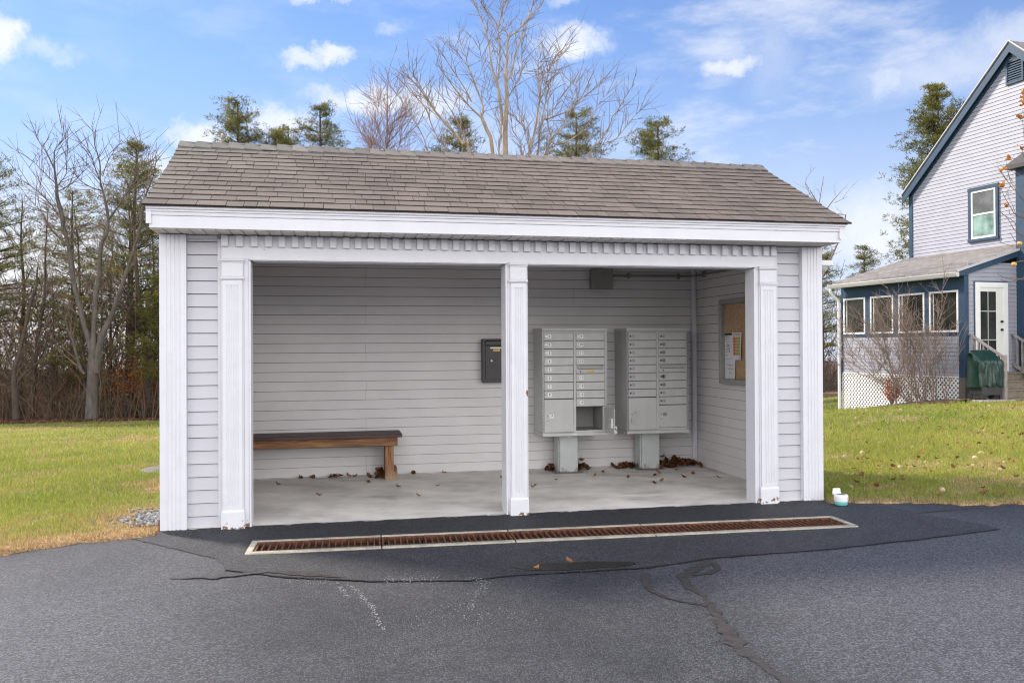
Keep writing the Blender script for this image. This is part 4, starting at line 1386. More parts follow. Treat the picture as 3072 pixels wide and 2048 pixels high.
for x0, x1, z0, z1 in ((.278, .2995, .733, 2.94), (1.3355, 1.357, .733, 2.94), (.2998, 1.3352, 2.9155, 2.94)):
    nvd.box(x0, x1, -.03, -.014, z0, z1)
nvd.build('door_casing', M_NAVY, house)
dr = MB()
for x0, x1, z0, z1 in ((.441, .47, .74, 2.79), (.965, 1.199, .74, 2.79), (.4703, .9647, 2.69, 2.79), (.4703, .9647, .74, .98)):
    dr.box(x0, x1, -.032, -.014, z0, z1)
dd = dr.build('door', mat('door_white', (.72, .72, .70), .45), house, bevel=.002)
MB().box(.47, .965, -.024, -.016, .98, 2.69).build('door_glass', M_GLASS, dd)
bars = MB().box(.47, .965, -.0275, -.0245, 2.20, 2.225).box(.47, .965, -.0275, -.0245, 1.50, 1.525).box(.70, .725, -.0275, -.0245, .98, 2.69)
bars.build('glass_bars', mat('sash_grey', (.42, .44, .45), .5), dd)
hd = MB()
for z in (1.76, 1.96):
    hd.lathe([(.0, z-.035), (.03, z-.02), (.035, z), (.03, z+.02), (0, z+.035)], 1.125, -.055, 10)
hd.build('handle', M_BLACK, dd, smooth=True)
# main gable wall (faces -x) at x = 2.45
GX = 2.45
EA, PK, ZEV, ZPK = 4.22, .70, 5.90, 9.10
gs = MB()
k = 0
while -.4+k*.1016 < ZPK:
    zb = -.4+k*.1016; zt = zb+.1016
    def span(z):
        if z <= ZEV:
            return (2*PK-EA, EA)
        t = (z-ZEV)/(ZPK-ZEV)
        return (2*PK-EA+(EA-PK)*t, EA-(EA-PK)*t)
    (a, b), (c, d) = span(zb), span(min(zt, ZPK))
    x = GX
    zg = zb+.009
    gs.add([(x-.013, b, zg), (x-.013, a, zg), (x-.002, c, zt), (x-.002, d, zt), (x, b, zg), (x, a, zg)], [(0, 1, 2, 3), (4, 5, 1, 0)])
    gs.quad((x-.0005, b, zb), (x-.0005, a, zb), (x-.0005, a, zg), (x-.0005, b, zg), 1)
    k += 1
gs.add([(GX+.001, 2*PK-EA, -.9), (GX+.001, EA, -.9), (GX+.001, EA, ZEV), (GX+.001, PK, ZPK), (GX+.001, 2*PK-EA, ZEV)], [(0, 1, 2, 3, 4)])
gs.build('gable_wall', [M_CLAP, M_CLAPSHADE], house)
MB().box(GX+.01, GX+9, 2*PK-EA+.01, EA-.01, -.9, ZEV-.05).build('rear_walls', M_CLAP, house)
MB().box(GX-.03, GX+.1, EA-.10, EA+.03, -.9, ZEV).box(GX-.03, GX+.1, 2*PK-EA-.03, 2*PK-EA+.1, -.9, ZEV).build('corner_board', M_NAVY, house, bevel=.004)
m_ = (ZPK-ZEV)/(EA-PK)
rt = MB(); rn = MB()
for sg in (1, -1):
    yo = lambda d: PK+sg*d
    D = EA-PK+.17
    zt = lambda d: ZPK+.16-m_*d
    def poly(off0, off1, x0, x1, mb):
        pr = [(yo(0), zt(0)-off0), (yo(D), zt(D)-off0), (yo(D), zt(D)-off1), (yo(0), zt(0)-off1)]
        mb.extrude(pr if sg < 0 else pr[::-1], 'x', x0, x1)
    poly(.0, .05, GX-.17, GX+9.2, rt)
    poly(.0505, .30, GX-.155, GX-.125, rn)
    pr = [(yo(0), zt(0)-.051), (yo(D), zt(D)-.051), (yo(D), zt(D)-.065), (yo(0), zt(0)-.065)]
    rn.extrude(pr if sg < 0 else pr[::-1], 'x', GX-.124, GX)
    pr = [(yo(0), zt(0)-.075), (yo(D-.17), zt(D-.17)-.075), (yo(D-.17), zt(D-.17)-.33), (yo(0), zt(0)-.36)]
    rn.extrude(pr if sg < 0 else pr[::-1], 'x', GX-.03, GX-.005)
rt.build('main_roof', M_HROOF, house)
rn.build('rake_boards', M_NAVY, house)
rw = MB()
for sg in (1, -1):
    D = EA-PK+.17
    pr = [(PK, ZPK+.175), (PK+sg*D, ZPK+.175-m_*D), (PK+sg*D, ZPK+.14-m_*D), (PK, ZPK+.14)]
    rw.extrude(pr if sg < 0 else pr[::-1], 'x', GX-.185, GX-.1705)
rw.build('rake_drip_edge', mat('drip_grey', (.5, .5, .53), .4), house)
def dh_window(y0, y1, z0, z1):
    f = MB(); w = .085
    f.box(GX-.055, GX-.013, y0, y0+w, z0, z1); f.box(GX-.055, GX-.013, y1-w, y1, z0, z1)
    f.box(GX-.06, GX-.013, y0-.01, y1+.01, z1-w, z1+.012); f.box(GX-.07, GX-.013, y0-.01, y1+.01, z0-.012, z0+w-.02)
    cas = f.build('gable_window', M_NAVY, house, bevel=.004)
    s = MB(); a, b, c, d = y0+w, y1-w, z0+w-.02, z1-w; v = .055; zm = (c+d)/2
    s.box(GX-.045, GX-.013, a, a+v, c, d); s.box(GX-.045, GX-.013, b-v, b, c, d); s.box(GX-.045, GX-.013, a+v, b-v, d-v, d); s.box(GX-.045, GX-.013, a+v, b-v, c, c+v); s.box(GX-.045, GX-.013, a+v, b-v, zm-.022, zm+.022)
    sash = s.build('sash', M_HWHITE, cas, bevel=.003)
    MB().box(GX-.030, GX-.022, a+v, b-v, zm+.022, d-v).build('upper_pane', M_SCREEN, cas)
    MB().box(GX-.030, GX-.022, a+v, b-v, c+v, zm-.022).build('lower_pane', mat('green_curtain_glass', (.20, .30, .27), .08, var=.5, vscale=2.5, spec=.8), cas)
dh_window(1.155, 2.11, 4.20, 5.655)
vt = MB(); y0, y1, z0, z1 = .39, .90, 8.15, 8.76
for a in ((y0, y0+.05, z0, z1), (y1-.05, y1, z0, z1), (y0+.0502, y1-.0502, z1-.05, z1), (y0+.0502, y1-.0502, z0, z0+.05)):
    vt.box(GX-.05, GX-.013, a[0], a[1], a[2], a[3])
ve = vt.build('attic_vent', M_NAVY, house, bevel=.003)
sl_ = MB()
for k in range(8):
    z = z0+.06+k*.062
    sl_.extrude([(GX-.045, z), (GX-.018, z+.04), (GX-.018, z+.048), (GX-.045, z+.008)][::-1], 'y', y0+.051, y1-.051)
sl_.build('louvres', M_NAVY, ve)
MB().box(GX-.0175, GX-.0135, y0+.05, y1-.05, z0+.05, z1-.05).build('vent_void', M_BLACK, ve)
# navy clad chimney chase next to the sunroom
MB().box(1.665, GX-.013, -1.5, .005, -.3, 5.80).build('chimney_chase', M_NAVY, house, bevel=.004)
ch = MB()
ch.add([(1.50, .16, 5.74), (1.50, -1.66, 5.74), (GX-.02, -1.66, 5.74), (GX-.02, .16, 5.74), (1.50, .16, 5.84), (1.50, -1.66, 5.84), (GX-.02, -1.3, 6.6), (GX-.02, -.2, 6.6), (GX-.02, -1.66, 5.84), (GX-.02, .16, 5.84)],
       [(0, 1, 2, 3), (0, 4, 5, 1), (4, 7, 6, 5), (3, 9, 4, 0), (9, 7, 4), (1, 5, 8, 2), (5, 6, 8)])
ch.build('chase_roof', mat('dark_roof_edge', (.075, .07, .072), .8), house)

# porch steps with railings
st = thing('porch_steps', 'weathered wooden steps with railings up to the sunroom door', 'steps', tuple(HO), HA)
M_WOOD = mat('weathered_wood', (.20, .165, .125), .8, var=.3, vscale=6, stretch=(2, 8, 8), bump=.2, bscale=40)
M_WOODG = mat('greyed_rail_wood', (.27, .235, .225), .8, var=.25, vscale=8, bump=.15, bscale=50)
for k in range(4):
    z = .725-.19*k; ya = -.03-.27*k if k else -.018; yb = -.03-.27*(k+1)
    MB().box(.17, 1.56, yb-.02, ya, z-.035, z).box(.18, 1.55, yb, yb+.02, z-.19, z-.0355).build('tread', M_WOOD, st, bevel=.004)
MB().box(.18, .21, -1.0, -.025, -.1, .5).box(1.52, 1.55, -1.0, -.025, -.1, .5).build('stringer', M_WOOD, st)
for rx in (.12, 1.50):
    y0, y1, zt0, zt1 = -.02, -.98, 1.66, 1.10
    r_ = MB().beam((rx, y0, zt0), (rx, y1, zt1), .09, .038)
    r_.beam((rx, y0, .92), (rx, y1, .36), .04, .085)
    r_.build('handrail', M_WOODG, st, bevel=.004)
    MB().box(rx-.045, rx+.045, -1.03, -.94, -.05, 1.16).build('post', M_WOODG, st, bevel=.006)
    bl = MB()
    for k in range(1, 7):
        t = k/7
        y = y0+(y1-y0)*t
        zt = zt0+(zt1-zt0)*t
        bl.box(rx-.02, rx+.02, y-.02, y+.02, zt-.74, zt-.02)
    bl.build('balusters', M_WOODG, st)

# covered grill
g = thing('covered_grill', 'gas grill under a dark green cover beside the porch steps', 'grill', hl(-.27, -.82, gz(*hl(-.27, -.82)[:2])+.05), HA)
def cover():
    rr = random.Random(9); mb = MB()
    prof = [(-.205, .33), (-.212, .36), (-.208, .50), (-.202, .66), (-.200, .80), (-.196, .905), (-.180, .935), (-.10, .995), (0.0, 1.08), (.09, 1.155), (.125, 1.175), (.17, 1.165), (.195, 1.12), (.205, .90), (.208, .60), (.21, .33)]
    nx = 26; n = len(prof)
    ph = [rr.uniform(0, 6.28) for _ in range(6)]
    for i in range(nx+1):
        t = i/nx*2-1
        e = abs(t)
        sc = 1-.10*max(0, (e-.86)/.14)**2
        for k, (y, z) in enumerate(prof):
            zz = .33+(z-.33)*(sc if z > .5 else 1)
            yy = y*(1-.16*max(0, (e-.86)/.14)**2)
            x = t*.36*(1.03-.10*max(0, z-.55)-.14*max(0, z-.95))
            wv = .010*math.sin(x*31+z*9+ph[0])*(1 if z < .9 else .3)+.006*math.sin(x*57-z*23+ph[1])
            if z < .9 and y < 0:
                # crossed tucks on the front where the cover is tied together
                u = abs(abs(x)/.33-abs(z-.42)/.48)
                wv += .035*max(0, 1-u*6)-.012
            if e > .99:
                x += .012*math.sin(z*17+yy*20+ph[2])
            mb.v.append((x, yy-(wv if y < 0 else -wv*.4), zz-.03+(.02*math.sin(x*19+ph[3]) if z < .4 else 0)))
    for i in range(nx):
        for k in range(n-1):
            a = i*n+k
            mb.f.append((a, a+n, a+n+1, a+1)); mb.m.append(0); mb.c.append(None)
    for i, rev in ((0, False), (nx, True)):
        c = len(mb.v)
        ring = list(range(i*n, i*n+n))
        mid = [mb.v[j] for j in ring]
        for k in range(n//2-1):
            q_ = (ring[k], ring[k+1], ring[n-2-k], ring[n-1-k])
            mb.f.append(q_ if rev else q_[::-1]); mb.m.append(0); mb.c.append(None)
    o = mb.build('cover', mat('green_vinyl_cover', (.004, .030, .022), .36, var=.3, vscale=7, bump=.6, bscale=11), g, smooth=True)
    md = o.modifiers.new('smooth', 'SUBSURF'); md.levels = 1; md.render_levels = 1
    return o
cover()
ct_ = MB().box(-.30, .30, -.17, .17, .10, .36).box(-.30, -.26, -.17, -.13, .0, .10).box(.26, .30, -.17, -.13, .0, .10).box(-.30, -.26, .13, .17, .0, .10).box(.26, .30, .13, .17, .0, .10)
ct_.box(-.33, .33, -.03, .03, .36, .8)
ct_.build('cart', mat('grill_black', (.022, .022, .024), .5, var=.2, vscale=9), g, bevel=.01)
for x in (-.30, .30):
    w_ = MB()
    w_.extrude([(.13+.07*math.cos(2*math.pi*k/16), .07+.07*math.sin(2*math.pi*k/16)) for k in range(16)], 'x', x-.025 if x < 0 else x+.0, x if x < 0 else x+.025)
    w_.build('wheel', mat('grill_black', (.022, .022, .024), .5), g)
pv = thing('paving_slab', 'pale concrete slab under the covered grill', 'slab', hl(-.27, -.82, gz(*hl(-.27, -.82)[:2])), HA)
MB().box(-.52, .50, -.36, .36, -.03, .048).build('slab', mat('pale_slab', (.42, .40, .40), .85, var=.15, vscale=8), pv, bevel=.006)

# planting bed and its edging
def bed():
    mb = MB()
    rr = random.Random(6)
    ny, nx = 60, 16
    for j in range(ny+1):
        y = -.9+(4.2+.9)*j/ny
        wdt = 1.45+.1*math.sin(y*2)-max(0, y-1.6)*.42
        for i in range(nx+1):
            x = -.02-wdt*i/nx
            p = hl(x, y)
            h = .05*math.sin(math.pi*i/nx)+rr.uniform(-.015, .025)
            mb.v.append((p[0], p[1], gz(p[0], p[1])+.02+h))
    for j in range(ny):
        for i in range(nx):
            a = j*(nx+1)+i
            mb.f.append((a, a+1, a+nx+2, a+nx+1)[::-1]); mb.m.append(0); mb.c.append(None)
    o = mb.build('mulch_bed', mat('bark_mulch', (.085, .045, .030), .95, var=.5, vscale=16, speck=.5, sscale=120, bump=.8, bscale=45))
    struct(o)
bed()
def ground_tube(name, pts, r, m, lift):
    P = []
    for i in range(len(pts)-1):
        for k in range(8):
            t = k/8
            x = pts[i][0]*(1-t)+pts[i+1][0]*t; y = pts[i][1]*(1-t)+pts[i+1][1]*t
            P.append((x, y, gz(x, y)+lift))
    P.append((*pts[-1][:2], gz(*pts[-1][:2])+lift))
    return MB().tube(P, r, 8, cap=True).build(name, m, smooth=True)
o = ground_tube('garden_edging', [hl(-1.5, .3)[:2], hl(-1.45, 1.2)[:2], hl(-1.2, 2.2)[:2], hl(-.85, 3.1)[:2], hl(-.35, 4.2)[:2]], .035, mat('dark_edging', (.06, .065, .075), .6), .045)
tag(o, 'dark plastic edging round the mulch bed below the lattice', 'edging')
o = ground_tube('drain_pipe', [hl(-.9, 3.0)[:2], hl(-.6, 3.9)[:2], hl(-1.2, 4.6)[:2], hl(-3.4, 4.9)[:2], hl(-6, 4.6)[:2]], .03, M_HWHITE, .05)
tag(o, 'thin white drain pipe lying on the lawn by the sunroom corner', 'pipe')

# ------------------------------------------------------------------ vegetation
def leaf_mat(name, base, trans=.35, rough=.6):
    m = bpy.data.materials.new(name); m.use_nodes = True
    t = m.node_tree; q = NT(t)
    for n in list(t.nodes):
        t.nodes.remove(n)
    at = q.n('ShaderNodeAttribute', attribute_name='tone')
    c = q.mix(1.0, at.outputs['Color'], base, 'MULTIPLY')
    d = q.n('ShaderNodeBsdfDiffuse', {'Color': c}); tr = q.n('ShaderNodeBsdfTranslucent', {'Color': c})
    mx = q.n('ShaderNodeMixShader', {0: trans, 1: d.outputs[0], 2: tr.outputs[0]})
    o = q.n('ShaderNodeOutputMaterial')
    t.links.new(mx.outputs[0], o.inputs[0])
    return m
M_NEEDLE = leaf_mat('pine_needles', (.17, .175, .075), .5)
M_BARK = mat('grey_bark', (.088, .075, .066), .9, var=.35, vscale=9, stretch=(1, 1, .3), bump=.6, bscale=30)
M_BARKL = mat('pale_tan_bark', (.31, .245, .185), .9, var=.25, vscale=6, stretch=(1, 1, .3), bump=.4, bscale=25)
M_BARKD = mat('dark_bark', (.060, .045, .038), .9, var=.35, vscale=8, stretch=(1, 1, .3), bump=.6, bscale=30)
M_TWIG = mat('twig_brown', (.15, .105, .085), .9)
M_TWIGL = mat('twig_tan', (.19, .14, .11), .9)
M_LEAFB = leaf_mat('dry_leaf', (.25, .12, .06), .3)
M_GRASS = leaf_mat('grass_blade', (1, 1, 1), .4)

def pine_parts(h, c0, rad, seed, whorls=24, per=6, tufts=11, taper=.8, size=1.0):
    """trunk with bare dead stubs below, and a crown of drooping branches carrying needle tufts"""
    rr = random.Random(seed); r = np.random.default_rng(seed)
    tk = MB()
    lean = [rr.uniform(-.02, .02) for _ in range(2)]
    bend = [rr.uniform(-.12, .12) for _ in range(2)]
    def ax(z):
        t = z/h
        return Vector((lean[0]*z+bend[0]*math.sin(t*5), lean[1]*z+bend[1]*math.sin(t*4+1), z))
    zs = [-.3, 0, .1*h, .25*h, .4*h, .55*h, .7*h, .85*h, h*.97]
    tk.tube([ax(z) for z in zs], [.017*h*(1-.93*max(0, z)/h)+.004 for z in zs], 8)
    for k in range(int(10*c0*2)):
        z = h*rr.uniform(.12, c0+.08); a = rr.uniform(0, 6.28); L = rr.uniform(.3, .45)*rad
        p = ax(z)
        tk.tube([p, p+Vector((math.cos(a)*L*.6, math.sin(a)*L*.6, rr.uniform(-.1, .1))), p+Vector((math.cos(a)*L, math.sin(a)*L, rr.uniform(-.3, .1)))], [.016, .011, .005], 3)
    cen, dirs, sc = [], [], []
    for w in range(whorls):
        t = (w+rr.uniform(-.3, .3))/whorls
        z = h*(c0+(1-c0)*t*.985)
        env = (1-t)**taper if t > .18 else .55+.45*(t/.18)
        if t > .18:
            env = max(env, .10)
        for b in range(per if t < .85 else 4):
            if rr.random() < .18:
                continue
            a = rr.uniform(0, 6.283)
            L = rad*env*rr.uniform(.55, 1.15)
            rise = rr.uniform(-.05, .35)+t*.45
            p0 = ax(z)
            d = Vector((math.cos(a), math.sin(a), 0))
            pts = [p0, p0+d*L*.5+Vector((0, 0, L*rise*.4)), p0+d*L+Vector((0, 0, L*(rise-.05)))]
            tk.tube(pts, [.013+.012*env, .009+.005*env, .004], 3)
            for k in range(int(tufts*1.5*(.5+.5*env))+2):
                s = rr.uniform(.25, 1.03)
                q = p0.lerp(pts[1], s*2) if s < .5 else pts[1].lerp(pts[2], s*2-1)
                sp = .14*L+.05
                q = q+Vector((rr.gauss(0, sp), rr.gauss(0, sp), rr.gauss(.02, .05)))
                cen.append(q); dirs.append((d.x*.5, d.y*.5, .45)); sc.append(size*rr.uniform(.7, 1.25))
    cen = np.array([tuple(c) for c in cen]); dirs = np.array(dirs); sc = np.array(sc)
    N = 14
    n = len(cen)
    v = r.normal(0, .62, (n, N, 3))+dirs[:, None, :]
    v /= np.linalg.norm(v, axis=2, keepdims=True)
    side = np.cross(v, r.normal(0, 1, (n, N, 3))); side /= np.linalg.norm(side, axis=2, keepdims=True)
    L = (sc[:, None, None]*r.uniform(.08, .16, (n, N, 1)))
    wd = .016*sc[:, None, None]*np.ones((n, N, 1))
    o = cen[:, None, :]+r.normal(0, .05, (n, N, 3))*np.array([1.2, 1.2, .6])
    tri = np.stack([o-side*wd*.5, o+side*wd*.6+v*L*.45, o+v*L, o-side*wd*.6+v*L*.5], axis=2).reshape(-1, 3)
    base = r.uniform(.55, 1.35, (n, 1, 1))*r.uniform(.8, 1.2, (n, N, 1))
    warm = r.uniform(0, 1, (n, 1, 1))
    col = np.concatenate([base*(.80+.55*warm), base*np.ones_like(warm), base*(.95-.4*warm)], axis=2).reshape(-1, 3)
    return tk, tri, col
def pine(name, label, x, y, args, group, z=None, bark=None, rot=0.0):
    t = thing(name, label, 'tree', (x, y, (gz(x, y) if z is None else z)), rot, group)
    tk, tri, col = pine_parts(*args[0], **args[1])
    tk.build('trunk', bark or M_BARKD, t, smooth=True)
    np_mesh('crown', tri, 4, M_NEEDLE, col, t)
    return t
GW = 'evergreens at the edge of the woods'
GB = 'evergreen tops showing above the shelter roof'
pine('pine_tree', 'sparse pine top at the left end of the roof ridge', -2.5, 28.7, ((12.9, .45, 2.3, 11), dict(whorls=20, per=6, tufts=16, taper=.42, size=1.1)), GB)
pine('pine_tree', 'short bushy evergreen just right of the leftmost pine over the roof', -1.1, 28.4, ((11.7, .5, 1.5, 12), dict(whorls=20, per=8, tufts=18, taper=.4)), GB)
pine('pine_tree', 'slim pine spire over the roof left of the reddish twiggy tree', .77, 30.0, ((13.3, .45, 2.2, 13), dict(whorls=22, per=7, tufts=15, taper=.55)), GB)
pine('pine_tree', 'low evergreen over the roof just left of the slim spire', -.5, 30.3, ((12.2, .45, 1.6, 14), dict(whorls=18, per=6, tufts=16, taper=.45)), GB)
pine('pine_tree', 'evergreen directly behind the left stems of the tall bare tree', 6.0, 26.5, ((11.9, .4, 2.2, 15), dict(whorls=22, per=6, tufts=16, taper=.55)), GB)
pine('pine_tree', 'evergreen behind the right stems of the tall bare tree', 11.4, 27.8, ((12.8, .4, 2.9, 16), dict(whorls=22, per=7, tufts=17, taper=.55)), GB)
pine('pine_tree', 'dark green pine top near the right half of the roof ridge', 14.2, 25.2, ((11.8, .4, 2.6, 17), dict(whorls=22, per=7, tufts=18, taper=.5)), GB)
pine('pine_tree', 'tall dense pine beside the gable of the lavender house', 26.8, 24.7, ((13.4, .16, 3.2, 18), dict(whorls=34, per=9, tufts=24, taper=.62, size=1.2)), GW)
pine('pine_tree', 'bushy evergreen between the shelter corner and the house', 24.6, 30.5, ((7.6, .3, 2.0, 19), dict(whorls=18, per=6, tufts=9)), GW)
pine('pine_tree', 'second evergreen beyond the house roof edge', 27.9, 32.0, ((7.6, .35, 2.2, 20), dict(whorls=18, per=6, tufts=9)), GW)
pine('pine_tree', 'broad pine at the far left edge of the photo', -11.4, 28.4, ((10.2, .30, 2.9, 21), dict(whorls=24, per=7, tufts=11, taper=.5)), GW)
pine('pine_tree', 'pointed dark pine behind the crown of the big bare maple', -6.6, 28.2, ((10.8, .34, 2.9, 22), dict(whorls=30, per=8, tufts=11, taper=.7)), GW)
pine('pine_tree', 'thin pine between the leaning trunk and the big maple', -9.6, 31.0, ((9.6, .32, 2.4, 23), dict(whorls=22, per=6, tufts=9, taper=.5)), GW)
pine('pine_tree', 'thin pine half hidden by the left end of the roof', -5.0, 28.6, ((9.4, .3, 2.2, 24), dict(whorls=22, per=6, tufts=11, taper=.5)), GW)
pine('pine_tree', 'tall pine cut off by the left edge of the photo', -13.6, 29.5, ((10.6, .25, 2.7, 25), dict(whorls=24, per=7, tufts=13, taper=.5)), GW)
pine('young_hemlock', 'low green hemlock sapling next to the left corner board', -5.1, 26.2, ((5.4, .28, 1.3, 26), dict(whorls=16, per=7, tufts=10, taper=.5)), GW)
pine('young_hemlock', 'small green sapling left of the maple trunk', -8.0, 27.0, ((4.6, .35, 1.5, 27), dict(whorls=9, per=5, tufts=9, taper=.4)), GW)
pine('young_hemlock', 'yellowish young evergreen low at the left edge of the photo', -11.9, 26.6, ((4.8, .2, 1.2, 28), dict(whorls=12, per=6, tufts=9, taper=.5)), GW)

def twigs_on(lines, seed, per_m, length, rad, levels=2, up_bias=.5, min_r=0.0, max_r=.05):
    rr = random.Random(seed); mb = MB()
    for L in lines:
        P = [Vector(p[:3]) for p in L]; rd = [p[3] for p in L]
        for i in range(len(P)-1):
            if rd[i] > max_r or rd[i] < min_r:
                continue
            seg = P[i+1]-P[i]
            n = seg.length*per_m
            n = int(n)+(rr.random() < n-int(n))
            for k in range(n):
                t = rr.random(); p = P[i].lerp(P[i+1], t)
                d = seg.normalized()
                sd = Vector((rr.gauss(0, 1), rr.gauss(0, 1), rr.gauss(0, .6)+up_bias)).normalized()
                d = (d*.75+sd*.8).normalized()
                l = length*rr.uniform(.4, 1.2)
                m = p+d*l*.5+Vector((rr.gauss(0, .04), rr.gauss(0, .04), .03))*l
                e = p+d*l+Vector((rr.gauss(0, .1), rr.gauss(0, .1), .10))*l
                mb.tube([p, m, e], [rad, rad*.75, rad*.35], 3)
                if levels > 1:
                    for _ in range(rr.choice([1, 2, 2, 3])):
                        q = p.lerp(m, rr.uniform(.4, 1)) if rr.random() < .5 else m.lerp(e, rr.random())
                        dd = (d+Vector((rr.gauss(0, .7), rr.gauss(0, .7), rr.gauss(.25, .5)))).normalized()
                        ll = l*rr.uniform(.3, .6)
                        mb.tube([q, q+dd*ll], [rad*.6, rad*.3], 3)
    return mb
def smooth_line(L):
    """Catmull-Rom refinement so limbs bend instead of kinking"""
    out = []
    n = len(L)
    for i in range(n-1):
        p0, p1, p2, p3 = (np.array(L[max(i-1, 0)]), np.array(L[i]), np.array(L[i+1]), np.array(L[min(i+2, n-1)]))
        for t in (0, .34, .67):
            out.append(tuple(.5*((2*p1)+(-p0+p2)*t+(2*p0-5*p1+4*p2-p3)*t*t+(-p0+3*p1-3*p2+p3)*t**3)))
    out.append(tuple(L[-1]))
    return out
def limb_tree(name, label, lines, bark, twig, seed, per_m, tl, tr, group, max_r=.05, loc=None, cat='tree', lw=1.0):
    b = loc or (lines[0][0][0], lines[0][0][1], lines[0][0][2])
    t = thing(name, label, cat, b, 0, group)
    mb = MB()
    LL = []
    for L in lines:
        L = [(p[0]-b[0], p[1]-b[1], p[2]-b[2], max(p[3], .004)) for p in L]
        L = smooth_line(L); LL.append(L)
        r0 = L[0][3]
        mb.tube([p[:3] for p in L], [max(.003, p[3]*lw) for p in L], 9 if r0 > .08 else (6 if r0 > .03 else 4))
    mb.build('trunk', bark, t, smooth=True)
    twigs_on(LL, seed, per_m, tl, tr, max_r=max_r).build('crown', twig, t)
    return t
